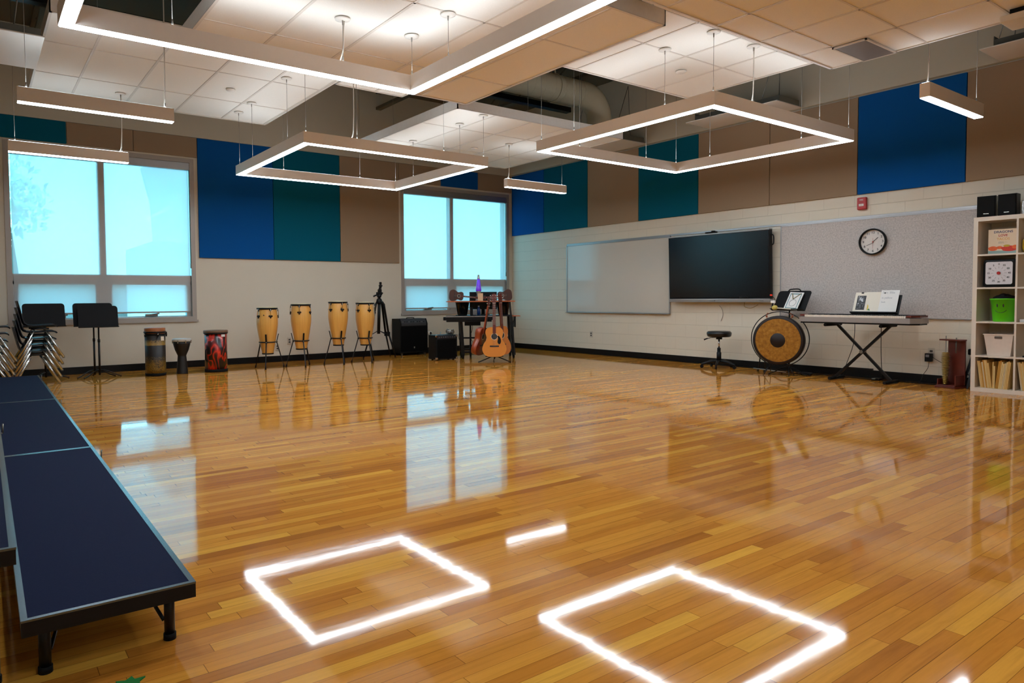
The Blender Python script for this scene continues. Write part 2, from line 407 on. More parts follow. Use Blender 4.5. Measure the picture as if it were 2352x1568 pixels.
# ------------------------------------------------------------------ acoustic wall panels
def panel(side, a0, a1, z0, z1, col, lab, grp):
    if side == 'b':
        o = G().box(a0+.004, a1-.004, -.034, -.004, z0, z1, .004).put('sound_absorber', M[col])
    else:
        o = G().box(-.034, -.004, a1+.004, a0-.004, z0, z1, .004).put('sound_absorber', M[col])
    tag(o, lab, 'wall panel', grp)
PB = 'acoustic panels on the window wall'; PR = 'acoustic panels along the block wall'
T = 3.636
panel('b', -9.44, -8.245, 3.325, T, 'teal', 'teal fabric panel above the left half of the wide window', PB)
panel('b', -8.245, -7.37, 3.325, T, 'taupe', 'low taupe fabric panel above the wide window, beside the teal one', PB)
panel('b', -7.37, -6.447, 3.325, T, 'taupe', 'low taupe fabric panel above the wide window, beside the tall blue one', PB)
panel('b', -6.447, -5.225, 1.745, T, 'blue', 'tall blue fabric panel right of the wide window', PB)
panel('b', -5.225, -4.0, 1.745, T, 'teal', 'tall teal fabric panel between tall blue and tall taupe panels', PB)
panel('b', -4.0, -2.785, 1.745, T, 'taupe', 'tall taupe fabric panel left of the corner window', PB)
panel('b', -2.785, -1.83, 3.29, T, 'taupe', 'low taupe fabric panel above the left of the corner window', PB)
panel('b', -1.83, -.92, 3.29, T, 'blue', 'low blue fabric panel above the corner window', PB)
panel('b', -.92, -.035, 3.29, T, 'taupe', 'low taupe fabric panel in the room corner above the window', PB)
R0 = [-.035, -1.055, -2.277, -3.50, -4.716, -5.93, -7.156, -8.37, -9.59, -10.81, -12.03]
RC = [('blue', 'blue fabric panel in the corner on the block wall'), ('teal', 'teal fabric panel beside the corner blue one on block wall'),
      ('taupe', 'taupe fabric panel between the two teal ones on block wall'), ('teal', 'teal fabric panel above the right end of the whiteboard'),
      ('taupe', 'taupe fabric panel above the large black screen'), ('taupe', 'taupe fabric panel above the grey tackboard, left of the wide blue panel'),
      ('blue', 'blue fabric panel above the wall clock and fire alarm'), ('taupe', 'taupe fabric panel above the white cube shelf'),
      ('taupe', 'taupe fabric panel at the far right end of the block wall'), ('taupe', 'taupe fabric panel on block wall beyond the shelf')]
for i, (c, l) in enumerate(RC): panel('r', R0[i], R0[i+1], 2.382, T, c, l, PR)

# ------------------------------------------------------------------ ceiling clouds
CL = []   # x0,x1,y0,y1,z
def cloud(x0, x1, y0, y1, z, nx, xoff, ylines, lab, h=.12, skip=None):
    CL.append((x0, x1, y0, y1, z))
    t = thing('ceiling_cloud', lab, 'ceiling panel', ((x0+x1)/2, (y0+y1)/2, z), 0, 'suspended ceiling clouds')
    cx, cy = (x0+x1)/2, (y0+y1)/2
    a, b = x0-cx, y0-cy
    G().box(a+.013, -a-.013, b+.013, -b-.013, .004, .02).put('tile_field', M['tile'], t)
    g = G(); e = .012
    for q in ((a, a+e, b, -b), (-a-e, -a, b, -b), (a, -a, b, b+e), (a, -a, -b-e, -b)): g.box(q[0], q[1], q[2], q[3], .0045, h)
    g.put('fascia', M['fascia'], t)
    g = G()
    for q in ((a, a+.022, b, -b), (-a-.022, -a, b, -b), (a, -a, b, b+.022), (a, -a, -b-.022, -b)): g.box(q[0], q[1], q[2], q[3], -.005, .004)
    for x in xoff:
        if x0 < x < x1: g.box(x-cx-.012, x-cx+.012, b, -b, -.001, .005)
    for y in ylines:
        if y0 < y < y1: g.box(a, -a, y-cy-.008, y-cy+.008, -.001, .005)
    g.put('grid', M['grid'], t)
    for x in (a*.7, 0, -a*.7):
        for y in (b*.7, -b*.7): G().tube([(x, y, h*.2), (x, y, ZC-.3-z)], .003, 5).put('hanger_wire', M['cable'], t)
    return t
cl_main = cloud(-7.92, -4.85, -7.93, -5.17, 3.243, 5, [-7.33, -6.71, -6.07, -5.45], [-7.14, -5.96], 'large low ceiling cloud above the biggest square light')
cl_a = cloud(-8.785, -5.85, -4.37, -1.48, 3.628, 5, [-8.33, -7.72, -7.10, -6.48, -5.88], [-3.52, -2.42], 'pale ceiling cloud over the wide window and the hand drums')
cl_a2 = cloud(-5.83, -4.905, -6.2, -3.85, 3.628, 2, [-5.3], [-5.0], 'high ceiling cloud mostly hidden behind the large low cloud')
cl_c = cloud(-4.43, -1.40, -4.39, -1.53, 3.443, 5, [-3.81, -3.19, -2.58, -1.99], [-3.52, -2.38], 'white ceiling cloud in front of the room corner')
cl_d = cloud(-5.0, -2.385, -10.9, -6.28, 3.443, 4, [-4.84, -4.24, -3.62, -3.01], [-9.6, -8.5, -7.79, -7.19], 'white ceiling cloud above the square light nearest the screen')
cl_e = cloud(-7.0, -2.665, -12.0, -8.14, 3.243, 7, [-6.34, -5.73, -5.12, -4.5, -3.88, -3.26], [-8.443, -8.97, -9.6, -10.8], 'low brownish ceiling cloud at the upper right above the clock side')
def disc(parent, x, y, z, lab):
    o = G().lathe([(.055, 0), (.055, -.006), (.045, -.016), (.02, -.02)], 20).put('ceiling_sensor', M['white'], None, (x, y, z-.002))
    tag(o, lab, 'sensor')
disc(cl_a, -6.79, -2.96, 3.625, 'small round white cover on the cloud by the wide window')
disc(cl_d, -3.30, -6.89, 3.44, 'small round white cover on the cloud above the right square light')
disc(cl_c, -2.9, -2.64, 3.44, 'small round white cover on the corner cloud')
v = thing('air_vent', 'square grey perforated vent at the edge of the upper right cloud', 'vent', (-2.955, -8.585, 3.236))
G().box(-.27, .27, -.13, .13, -.006, .004, .002).put('vent_face', mat('vent_grey', (120, 112, 108), .5, .3), v)
g = G()
for q in ((-.285, -.27, -.145, .145), (.27, .285, -.145, .145), (-.285, .285, -.145, -.13), (-.285, .285, .13, .145)): g.box(*q, -.009, .004)
g.put('vent_frame', M['grid'], v)
dv = thing('ceiling_camera', 'small square beige unit under the upper right cloud edge', 'device', (-2.83, -9.72, 3.22))
G().box(-.14, .14, -.14, .14, -.07, -.02, .008).put('device_body', M['white'], dv); G().box(-.09, .09, -.09, .09, -.02, .03).put('device_neck', M['black'], dv)

# ------------------------------------------------------------------ uplight trays hung at wall and window
def tray(loc, rz, L, Wd, lab, chains=True):
    t = thing('ceiling_beam_unit', lab, 'ceiling unit', loc, rz, 'hung metal trays with flat white plates')
    G().box(0, L, 0, Wd, -.012, 0, .003).put('bottom_plate', M['white'], t)
    G().box(.10, L-.02, .09, Wd-.04, 0, .085).box(.10, .108, .09, Wd-.04, .08, .12).put('steel_housing', M['steel'], t)
    if chains:
        for x in (.14, L*.8):
            G().tube([(x, .12, .1), (x+.15, Wd*.5, ZC-.3-loc[2])], .005, 5).tube([(x, Wd-.08, .1), (x+.15, Wd*.5, ZC-.3-loc[2])], .005, 5).put('chain', M['steel'], t)
for (y, L, l) in ((-2.3, 1.42, 'metal tray with white plate above the corner blue and teal panels'), (-4.98, 1.45, 'metal tray with white plate behind the right square light'),
                  (-8.7, 2.7, 'metal tray with white plate above the cube shelf at upper right')):
    tray((-.705, y, 3.665), RW, L, .62, l)
tray((-9.9, -4.44, 3.378), 0, 1.07, 1.03, 'metal tray with bluish plate at the upper left')

# ------------------------------------------------------------------ spiral duct
t = thing('air_duct', 'round beige spiral duct with elbow high near the room corner', 'duct', (-1.1, -3.6, 3.72))
P = [(-4.2, 0, .56)]+[(-.35+.35*math.sin(a), 0, .56-.35*(1-math.cos(a))) for a in [R_(q) for q in range(0, 91, 15)]]+[(0, 0, .0)]
G().tube(P, .20, 24).put('duct_pipe', M['duct'], t)
for x in (-3.4, -2.2, -1.0):
    G().tube([(x, .21*math.cos(a), .56+.21*math.sin(a)) for a in [R_(q) for q in range(0, 360, 20)]], .008, 6, True).tube([(x, -.05, .76), (x, 0, 1.0)], .015, 6).tube([(x, .05, .76), (x, 0, 1.0)], .015, 6).put('duct_hanger', M['duct'], t)
g = G()
for i in range(18): g.tube([(-3.9+i*.2, .202*math.cos(a), .56+.202*math.sin(a)) for a in [R_(q) for q in range(0, 360, 20)]], .003, 4, True)
g.put('seam_rings', M['duct'], t)
tag(G().box(-5.2, 5.2, -.06, .06, -.04, .04).put('cable_tray', M['blackm'], None, (-6.4, -3.0, 4.2)), 'dark cable tray high beside the beige duct', 'cable tray')

# ------------------------------------------------------------------ suspended light fixtures
ZB, ZT = 2.778, 2.905
def top_at(x, y):
    for (x0, x1, y0, y1, z) in CL:
        if x0 <= x <= x1 and y0 <= y <= y1: return z, True
    return ZC-.3, False
def cables(t, pts, cord=None):
    ox, oy, oz = t.location
    for (x, y) in pts:
        z, on = top_at(x, y)
        g = G().tube([(x-ox, y-oy, ZT-oz), (x-ox, y-oy, z-oz)], .0022, 5).cyl((x-ox, y-oy, ZT-oz), (x-ox, y-oy, ZT-oz+.05), .009, .004, 8)
        g.cyl((x-ox, y-oy, z-oz-.05), (x-ox, y-oy, z-oz), .005, .007, 8)
        c = g.put('suspension_cable', M['cable'], t)
        if on: G().lathe([(.06, 0), (.058, -.008), (.03, -.012)], 20, (x-ox, y-oy, z-oz-.004)).put('canopy', M['white'], c)
    if cord:
        x, y = cord; z, on = top_at(x, y)
        G().tube(catmull([(x-ox+.015, y-oy, z-oz-.01), (x-ox+.006, y-oy, z-oz-.08), (x-ox+.006, y-oy, (z+ZT)/2-oz), (x-ox-.004, y-oy, ZT-oz+.08), (x-ox-.03, y-oy, ZT-oz+.002)], 5), .005, 6).put('power_cord', M['cord'], t)
def ring(x0, x1, y0, y1, lab, cord, w=.085):
    cx, cy = (x0+x1)/2, (y0+y1)/2
    t = thing('pendant_light', lab, 'light', (cx, cy, ZB), 0, 'square suspended lights')
    a, b, H = (x1-x0)/2, (y1-y0)/2, ZT-ZB
    def loop(ao, ai, bo, bi, z0, z1, m, name):
        g = G()
        O = [(-ao, -bo), (ao, -bo), (ao, bo), (-ao, bo)]; I = [(-ai, -bi), (ai, -bi), (ai, bi), (-ai, bi)]
        for z in (z0, z1):
            for i in range(4):
                j = (i+1) % 4
                g.quad((*O[i], z), (*O[j], z), (*I[j], z), (*I[i], z))
        for Q in (O, I):
            for i in range(4):
                j = (i+1) % 4; g.quad((*Q[i], z0), (*Q[j], z0), (*Q[j], z1), (*Q[i], z1))
        bmesh.ops.remove_doubles(g.b, verts=g.b.verts, dist=1e-5)
        return g.put(name, m, t)
    loop(a, a-w, b, b-w, .004, H, M['housing'], 'housing')
    loop(a-.006, a-w+.006, b-.006, b-w+.006, -.002, .004, M['led'], 'lower_lens')
    loop(a-.014, a-w+.014, b-.014, b-w+.014, H, H+.003, M['ledup'], 'upper_lens')
    s = w/2; X = (x0+s, x0+s+.62, x1-s-.62, x1-s); Y = (y0+s, y0+s+.54, y1-s-.54, y1-s)
    pts = [(x, y) for x in X for y in Y if x in (X[0], X[3]) or y in (Y[0], Y[3])]
    pts = [p for p in pts]
    cables(t, pts, cord)
ring(-8.93, -6.36, -8.94, -6.54, 'largest square light hanging nearest, cut off by the top edge', (-7.02, -6.58))
ring(-6.43, -3.91, -4.33, -1.93, 'square light hanging in front of the tall teal panel', (-5.81, -4.29))
ring(-4.0, -1.455, -7.79, -5.385, 'square light hanging in front of the black screen and block wall', (-3.34, -7.75))
ring(-8.93, -6.36, -13.9, -11.5, 'unseen square light added above and behind the camera for room light', None)  # unseen repeat of the square fixtures, added for extra room light
def bar_light(x0, x1, y, lab, cord):
    t = thing('linear_light', lab, 'light', ((x0+x1)/2, y, ZB), 0, 'short straight suspended lights')
    a = (x1-x0)/2; H = ZT-ZB
    G().box(-a, a, -.042, .042, .004, H, .003).put('housing', M['housing'], t)
    G().box(-a+.005, a-.005, -.036, .036, -.002, .004).put('lower_lens', M['led'], t)
    G().box(-a+.01, a-.01, -.028, .028, H, H+.003).put('upper_lens', M['ledup'], t)
    cables(t, [(x0+.07, y), (x1-.07, y)], cord)
bar_light(-9.05, -7.79, -4.44, 'short straight light at upper left, the higher of the two', (-7.86, -4.44))
bar_light(-9.03, -7.78, -2.02, 'short straight light in front of the wide window top', (-7.85, -2.02))
bar_light(-2.69, -1.44, -3.16, 'short straight light hanging near the room corner', (-2.62, -3.16))
bar_light(-2.69, -1.47, -8.965, 'short straight light at the upper right before the blue panel', (-2.62, -8.965))
bar_light(-5.9, -4.65, -12.7, 'unseen short straight light added behind the camera for room light', None)  # another fixture out of view, added to help light the room

# ------------------------------------------------------------------ things on the right wall
t = thing('whiteboard', 'wide white marker board in a thin metal frame left of the black screen', 'whiteboard', (-.004, -2.935, .777), RW)
G().box(-1.215, 1.215, -.012, 0, .015, 1.28).put('board', mat('marker_board_white', (200, 196, 186), .25, coat=1., var=.01), t)
g = G()
for q in ((-1.235, -1.212, 0, 1.3), (1.212, 1.235, 0, 1.3), (-1.235, 1.235, 0, .02), (-1.235, 1.235, 1.275, 1.3)): g.box(q[0], q[1], -.02, 0, q[2], q[3], .002)
g.put('frame', M['alum'], t)
G().box(-1.235, 1.235, -.055, -.018, .0, .008, .002).put('pen_tray', M['alum'], t)
struct(G().box(-.014, -.002, -8.60, -1.70, 2.07, 2.10, .002).put('trim_9', M['alum']))
t = thing('tackboard', 'large pale grey fabric pin board behind the electric piano', 'pin board', (-.004, -7.338, .79), RW)
G().box(-1.22, 1.22, -.022, 0, 0, 1.265).put('fabric_face', M['tack'], t)
g = G()
for q in ((-1.235, -1.218, -.01, 1.28), (1.218, 1.235, -.01, 1.28), (-1.235, 1.235, -.012, .004), (-1.235, 1.235, 1.262, 1.28)): g.box(q[0], q[1], -.026, 0, q[2], q[3], .002)
g.put('frame', M['alum'], t)
# interactive screen
t = thing('wall_screen', 'large black flat screen with grey lower bar on the block wall', 'screen', (-.006, -5.135, .985), RW)
t.rotation_euler = (R_(2.2), 0, RW)
G().box(-.72, .72, -.05, -.012, .2, .9).put('wall_mount', M['blackm'], t)
G().box(-.885, .885, -.125, -.05, .03, 1.05, .006).put('casing', M['black'], t)
scm = N('screen_glass'); scm.bsdf(Base_Color=(.004, .005, .007, 1), Roughness=.20, Specular_IOR_Level=.5)
G().box(-.868, .868, -.128, -.124, .075, 1.035).put('glass', scm.m, t)
G().box(-.886, .886, -.14, -.05, .0, .055, .008).put('lower_bar', M['alum'], t)
g = G()
for x in (.73, .755, .78): g.cyl((x, -.146, .027), (x, -.139, .027), .006, seg=10)
g.cyl((-.02, -.144, .027), (-.02, -.139, .027), .009, seg=12); g.put('buttons', M['steel'], t)
G().box(-.886, .886, -.13, -.05, 1.04, 1.06, .004).put('top_rim', M['alum'], t)
G().tube(catmull([(.89, -.1, .97), (.93, -.1, .95), (.93, -.1, .84), (.89, -.1, .82)], 5), .009, 8).put('side_handle', M['black'], t)
p = tag(G().cyl((0, 0, 0), (.16, 0, 0), .010, seg=10).box(-.01, .02, -.012, .012, -.012, .012, .003).put('stylus_pen', M['black'], None, (-.152, -5.45, 1.05), RW), 'black stylus resting on the lower bar of the screen', 'stylus')
p.location = (-.150, -5.52, 1.052)
p = thing('bar_camera', 'black bar camera clipped on top of the large screen', 'camera', (-.135, -4.93, 2.046), RW)
G().box(-.0, .21, -.02, .02, .0, .022, .009).put('camera_body', M['black'], p); G().box(.12, .17, -.028, .02, .008, .034, .006).put('lens_block', M['rubber'], p)
# wires near the screen
tag(G().tube(catmull([(0, 0, 0), (.02, -.03, -.07), (.12, -.02, -.09), (.22, 0, -.04)], 6), .004, 6).put('yellow_cable', mat('yellow_cable', (150, 120, 40), .5), None, (-.03, -5.55, .985), RW), 'thin yellowish cable hanging under the right of the screen', 'cable')
tag(G().tube(catmull([(0, 0, 0), (.05, 0, -.06), (.065, 0, -.15), (.03, 0, -.24)], 6), .0035, 6).put('thin_cable', M['cable'], None, (-.008, -5.10, .93), RW), 'short grey wire hanging on the wall below the screen', 'cable')
# clock
t = thing('wall_clock', 'round black rimmed clock with white face on the tackboard', 'clock', (-.03, -7.37, 1.757), RW)
G().lathe([(.158, 0), (.166, -.008), (.168, -.04), (.160, -.052), (.150, -.046), (.149, -.012)], 48, axis='y', cap=False).put('rim', M['black'], t)
G().lathe([(.152, 0), (.152, -.016)], 48, axis='y').put('face', mat('clock_face', (214, 208, 202), .35, coat=.3), t)
for k in range(1, 13):
    a = 2*math.pi*k/12
    txt(str(k), .040, M['ink'], t, (.118*math.sin(a), -.0175, .118*math.cos(a)), 'numeral', bold=.0006)
G().bar((.012, -.0185, -.01), (-.080*1.0, -.0185, -.047), .005, .0015, (0, 1, 0)).put('minute_hand', M['ink'], t)
G().bar((-.008, -.02, -.008), (.062, -.02, .052), .007, .0015, (0, 1, 0)).put('hour_hand', M['ink'], t)
G().bar((-.002, -.022, -.09), (.0, -.022, .045), .002, .001, (0, 1, 0)).cyl((0, -.017, 0), (0, -.024, 0), .007, seg=12).put('second_hand', M['red'], t)
txt('- - - - -', .016, M['ink'], t, (0, -.0175, -.042), 'maker_line')
# fire alarm pull
t = thing('fire_alarm', 'small red fire alarm pull box above the tackboard', 'alarm', (-.003, -7.22, 2.26), RW)
G().box(-.058, .058, -.045, 0, -.08, .08, .012).put('alarm_body', M['red'], t)
G().box(-.03, .03, -.052, -.044, -.035, -.005, .002).put('pull_bar', M['white'], t)
txt('FIRE', .026, M['white'], t, (0, -.0465, .045)); txt('PULL', .016, M['red'], t, (0, -.0525, -.02))
# outlets
def outlet(loc, rz, lab, gang=1):
    t = thing('wall_outlet', lab, 'outlet', loc, rz)
    G().box(-.036*gang, .036*gang, -.007, 0, -.058, .058, .003).put('cover_plate', M['outlet'], t)
    for dz in (-.02, .02):
        s = G().box(-.016, .016, -.010, -.006, dz-.013, dz+.013, .004).put('socket', mat('socket_dark', (70, 66, 62), .4), t)
        G().box(-.008, -.005, -.0112, -.0098, dz-.005, dz+.006).box(.005, .008, -.0112, -.0098, dz-.005, dz+.006).put('slots', M['black'], s)
outlet((-.003, -2.35, .375), RW, 'wall outlet low under the left of the whiteboard')
outlet((-.003, -8.045, .372), RW, 'wall outlet with a black adapter plugged in, near the bell tree')
outlet((-4.975, -.003, .352), 0, 'wall outlet between the first and second conga from the left', 1)
outlet((-5.19, -.003, .25), 0, 'low wall outlet right behind the leg of the leftmost conga stand')
outlet((-.003, -6.52, .86), RW, 'pale square wall box half hidden behind the gong', 1)
t = thing('power_adapter', 'black power adapter plugged into the outlet by the bell tree', 'adapter', (-.015, -8.035, .322), RW)
G().box(-.04, .035, -.055, .0, -.055, .045, .006).put('adapter_body', M['black'], t); G().box(-.028, .01, -.0562, -.054, .0, .03).put('adapter_label', M['pencil'], t)
G().tube(catmull([(0, -.03, -.05), (-.005, -.04, -.13), (-.05, -.06, -.22), (-.07, -.1, -.305), (-.12, -.14, -.316)], 6), .003, 6).tube(catmull([(.03, -.04, .01), (.1, -.06, -.03), (.2, -.07, -.08), (.27, -.07, -.1)], 6), .003, 6).put('adapter_cord', M['black'], t)

# ------------------------------------------------------------------ white cube shelf and contents (local x = to the right along the wall, y = into it)
SY = -8.587; SX = -.40; SZ = 1.922
sh_ = thing('cube_shelf', 'tall white open cube shelf against the block wall at far right', 'shelf', (SX, SY, 0), RW)
W_ = 1.92
G().box(0, .042, 0, .39, 0, SZ).put('side_panel', M['whiteshelf'], sh_); G().box(W_-.042, W_, 0, .39, 0, SZ).put('side_panel', M['whiteshelf'], sh_)
G().box(.042, W_-.042, 0, .39, SZ-.045, SZ).put('top_panel', M['whiteshelf'], sh_); G().box(.042, W_-.042, 0, .39, 0, .045).put('bottom_panel', M['whiteshelf'], sh_)
ZS = [.045, .402, .777, 1.152, 1.515]
for z in ZS[1:]: G().box(.042, W_-.042, .001, .39, z-.018, z).put('shelf_board', M['whiteshelf'], sh_)
for i in range(1, 5): G().box(.398*i-.009, .398*i+.009, .0025, .388, .045, SZ-.045).put('divider', M['whiteshelf'], sh_)
def at(lx, ly, z): return (SX+ly, SY-lx, z)
BX0 = .042
# picture book
t = thing('picture_book', 'DRAGONS LOVE TACOS picture book standing on the top cube', 'book', at(.245, .09, ZS[4]+.0005), RW)
G().box(-.135, .135, 0, .008, 0, .268, .001).put('cover', mat('book_cover_cream', (228, 206, 176), .4, var=.03), t)
G().box(-.135, .135, -.0008, 0, 0.0, .035).put('cover_ground', mat('cover_blue_grey', (140, 166, 160), .5), t)
bd = mat('cover_orange', (222, 96, 34), .5, var=.3, nscale=60); br = mat('cover_red', (206, 50, 30), .5, var=.3, nscale=60)
def blob(x, z, a, b, m, n, y=-.0012): G().prism([(x+a*math.cos(q)*(1+.08*math.sin(5*q)), z+b*math.sin(q)) for q in [R_(k*15) for k in range(24)]], y, y+.0006).put(n, m, t)
blob(-.09, .06, .045, .025, bd, 'dragon_shape'); blob(.06, .055, .075, .03, br, 'dragon_shape', -.0014); blob(-.03, .068, .03, .016, bd, 'dragon_shape', -.0013); blob(.035, .085, .03, .012, mat('cover_olive', (190, 160, 40), .5), 'dragon_shape', -.0018); blob(.11, .07, .03, .02, bd, 'dragon_shape', -.0019)
txt('DRAGONS', .036, mat('title_blue', (62, 74, 110), .5), t, (.002, -.001, .237), bold=.0006); txt('LOVE', .034, M['red'], t, (.0, -.001, .198), bold=.0006); txt('TACOS', .036, mat('title_gold', (222, 170, 90), .5), t, (.002, -.001, .160), bold=.0006)
txt('written by ---------', .011, M['pencil'], t, (0, -.001, .13)); txt('illustrated by ---------', .010, M['pencil'], t, (0, -.001, .117))
# timer
t = thing('classroom_timer', 'square black timer with white dial on the second cube', 'timer', at(.230, .04, ZS[3]+.0005), RW)
G().box(-.153, .153, 0, .06, 0, .305, .028).put('timer_case', M['black'], t)
def rrect(a, b, r, n=6):
    P = []
    for cx, cy, s in ((a-r, b-r, 0), (-a+r, b-r, 90), (-a+r, -b+r, 180), (a-r, -b+r, 270)):
        P += [(cx+r*math.cos(R_(s+90*k/n)), cy+r*math.sin(R_(s+90*k/n))) for k in range(n+1)]
    return P
G().prism([(x, z+.153) for x, z in rrect(.122, .122, .02)], -.003, .002).put('dial', mat('dial_white', (216, 214, 218), .4), t)
for k in range(12):
    a = -2*math.pi*k/12
    txt(str(k*5), .026, M['ink'], t, (.096*math.sin(a), -.004, .153+.096*math.cos(a)), 'numeral', bold=.0005)
    G().bar((.05*math.sin(a), -.0035, .153+.05*math.cos(a)), (.072*math.sin(a), -.0035, .153+.072*math.cos(a)), .0018, .001, (0, 1, 0)).put('tick_mark', M['ink'], t)
G().lathe([(.017, 0), (.017, -.012), (.013, -.016)], 20, (0, -.003, .153), axis='y').put('knob', M['red'], t)
# bucket
t = thing('green_bucket', 'lime green bucket with a smiling face, full of black things', 'bucket', at(.262, .13, ZS[2]+.0005), RW)
G().lathe([(.098, 0), (.102, .01), (.127, .235), (.135, .237), (.136, .250), (.124, .252), (.119, .235), (.096, .015)], 40, cap=False).lathe([(.098, 0), (.098, .012)], 40).put('bucket_wall', M['green'], t)
def onb(a, z):
    r = .099+.028*(z/.235)+.0015; return (r*math.sin(a), -r*math.cos(a), z)
for sx in (-.27, .20):
    g = G(); n = 16; c = [onb(sx+.06*math.cos(q), .175+.019*math.sin(q)) for q in [R_(360*k/n) for k in range(n)]]
    g._f([g.b.verts.new(p) for p in c]); g.put('eye', M['ink'], t)
G().tube([onb(-.50+.94*k/14, .098+.028*(abs(k-7)/7)**2.2) for k in range(15)], .0028, 6).put('mouth', M['ink'], t)
t2 = tag(G().ball((0, 0, 0), .11, 16, (1, 1, .40)).ball((.045, .01, .018), .065, 12, (1, 1, .5)).ball((-.05, 0, .012), .045, 12).ball((.09, 0, .0), .035, 10).put('black_bundle', M['rubber'], None, at(.262, .13, ZS[2]+.252)), 'heap of black cloth straps filling the green bucket', 'cloth')
# white bin
t = thing('plastic_bin', 'white tapered plastic bin with a slot handle in the fourth cube', 'bin', at(.232, .06, ZS[1]+.0005), RW)
g = G(); zb, zt = 0, .235
def rp4(a, b, z): return [(-a, 0-b*.0, z), (a, 0, z), (a, b, z), (-a, b, z)]
lo = [(-.105, .02, zb), (.105, .02, zb), (.105, .28, zb), (-.105, .28, zb)]; hi = [(-.135, 0, zt), (.135, 0, zt), (.135, .3, zt), (-.135, .3, zt)]
hi2 = [(-.129, .006, zt), (.129, .006, zt), (.129, .294, zt), (-.129, .294, zt)]; lo2 = [(-.10, .025, .006), (.10, .025, .006), (.10, .275, .006), (-.10, .275, .006)]
for A, B in ((lo, hi), (hi, hi2), (hi2, lo2)):
    for i in range(4): g.quad(A[i], A[(i+1) % 4], B[(i+1) % 4], B[i])
g.quad(*lo); g.quad(*lo2); g.box(-.142, .142, -.006, 0, zt-.008, zt+.003).box(-.142, -.135, 0, .3, zt-.008, zt+.003).box(.135, .142, 0, .3, zt-.008, zt+.003)
g.put('bin_body', mat('bin_white', (220, 204, 190), .45), t)
G().prism([(x, z+.2) for x, z in rrect(.035, .013, .006)], -.001, .004).put('slot_handle', mat('slot_shade', (92, 80, 72), .8), t)
# paper folders in bottom cubes
fm = [mat('folder_tan', (222, 184, 112), .7), mat('folder_cream', (228, 202, 140), .7), mat('folder_gold', (204, 150, 60), .7), mat('folder_pale', (214, 196, 160), .7)]
ORD = ['first', 'second', 'third', 'fourth', 'fifth', 'sixth', 'seventh', 'eighth', 'ninth', 'tenth', 'eleventh', 'twelfth', 'thirteenth', 'fourteenth', 'fifteenth', 'sixteenth', 'seventeenth', 'eighteenth', 'nineteenth']
def folders(x0, n, seed, where, grp):
    r = random.Random(seed); x = x0+.044
    for i in range(n):
        wd = r.uniform(.0105, .0145); h = r.uniform(.275, .312)
        nl = int(n*.46)
        if i < nl: ang = .13
        elif i < nl+2: ang = 0.; h = (.29, .245)[i-nl]
        else: ang = -.10
        if ang == -.10 and i == nl+2: x += .002
        o = G().box(0, wd, 0, .22, 0, h, .001)
        for q in range(1, 3): o.box(q*wd/3-.0006, q*wd/3+.0006, -.001, 0, 0, h)
        ob = o.put('file_folder', fm[r.choice((0, 1, 1, 2, 0, 3))])
        lift = .0012+(wd*math.sin(ang) if ang > 0 else 0)
        ob.location = at(x, .03, ZS[0]+max(.0012, wd*math.sin(abs(ang)) if ang < 0 else .0012)); ob.rotation_euler = (0, -ang, RW)
        ob.rotation_mode = 'XYZ'
        ob.matrix_world = Matrix.Translation(ob.location) @ Matrix.Rotation(RW, 4, 'Z') @ Matrix.Rotation(-ang, 4, 'Y')
        x += wd/math.cos(ang)+.0012
        tag(ob, '%s tan folder from the left in the %s' % (ORD[i], where), 'folder', grp)
folders(BX0, 18, 3, 'left bottom cube of the shelf', 'tan folders in the first bottom cube')
folders(.41, 10, 5, 'bottom cube cut by the right edge', 'tan folders in the second bottom cube')
# second column contents
t = thing('yellow_toy', 'yellow object in the top cube at the right edge', 'toy', at(.47, .1, ZS[4]+.0005), RW)
G().lathe([(.04, 0), (.055, .05), (.05, .13), (.03, .17), (.02, .2)], 20).put('toy_body', M['yellow'], t); G().box(.02, .12, .0, .06, 0, .07, .01).put('toy_base', M['redwood'], t)
for k, w4 in enumerate(('bottom', 'lower middle', 'upper middle', 'top')): tag(G().box(-.10, .10, 0, .22, 0, .006).put('sheet_stack', M['paper'], None, at(.53, .02, ZS[2]+.001+k*.0075), RW), w4+' white paper sheaf lying in the third cube at the right edge', 'paper', 'flat paper stacks')
tag(G().box(-.09, .09, 0, .16, 0, .018, .004).put('flat_case', M['black'], None, at(.55, .02, ZS[1]+.001), RW), 'flat black case in the fourth cube at the right edge', 'case')
# speakers on top
def speaker(x, rz, lab):
    t = thing('bookshelf_speaker', lab, 'speaker', at(x, .09, SZ+.001), RW+rz, 'small black speakers on the shelf')
    G().prism([(a, b) for a, b in [(-.085, 0), (.085, 0), (.08, .12), (.055, .16), (-.055, .16), (-.08, .12)]], .0, .235, 'xy').put('cabinet', M['black'], t)
    G().box(-.083, .083, -.014, 0, .004, .231, .010).put('grille', M['rubber'], t)
    G().box(-.024, .024, -.0155, -.0135, .036, .043).put('badge', M['chrome'], t)
speaker(.085, R_(8), 'left small black speaker on top of the white shelf'); speaker(.275, R_(-2), 'right small black speaker on top of the white shelf')
t = thing('clear_box', 'clear plastic box on the shelf top at the right edge', 'box', at(.50, .1, SZ+.001), RW)
cp = N('clear_plastic'); tr = cp.n('BsdfTransparent'); tr.inputs[0].default_value = (.86, .86, .86, 1); gs = cp.n('BsdfGlossy'); gs.inputs['Roughness'].default_value = .1; df = cp.n('BsdfDiffuse'); df.inputs[0].default_value = (.8, .8, .8, 1)
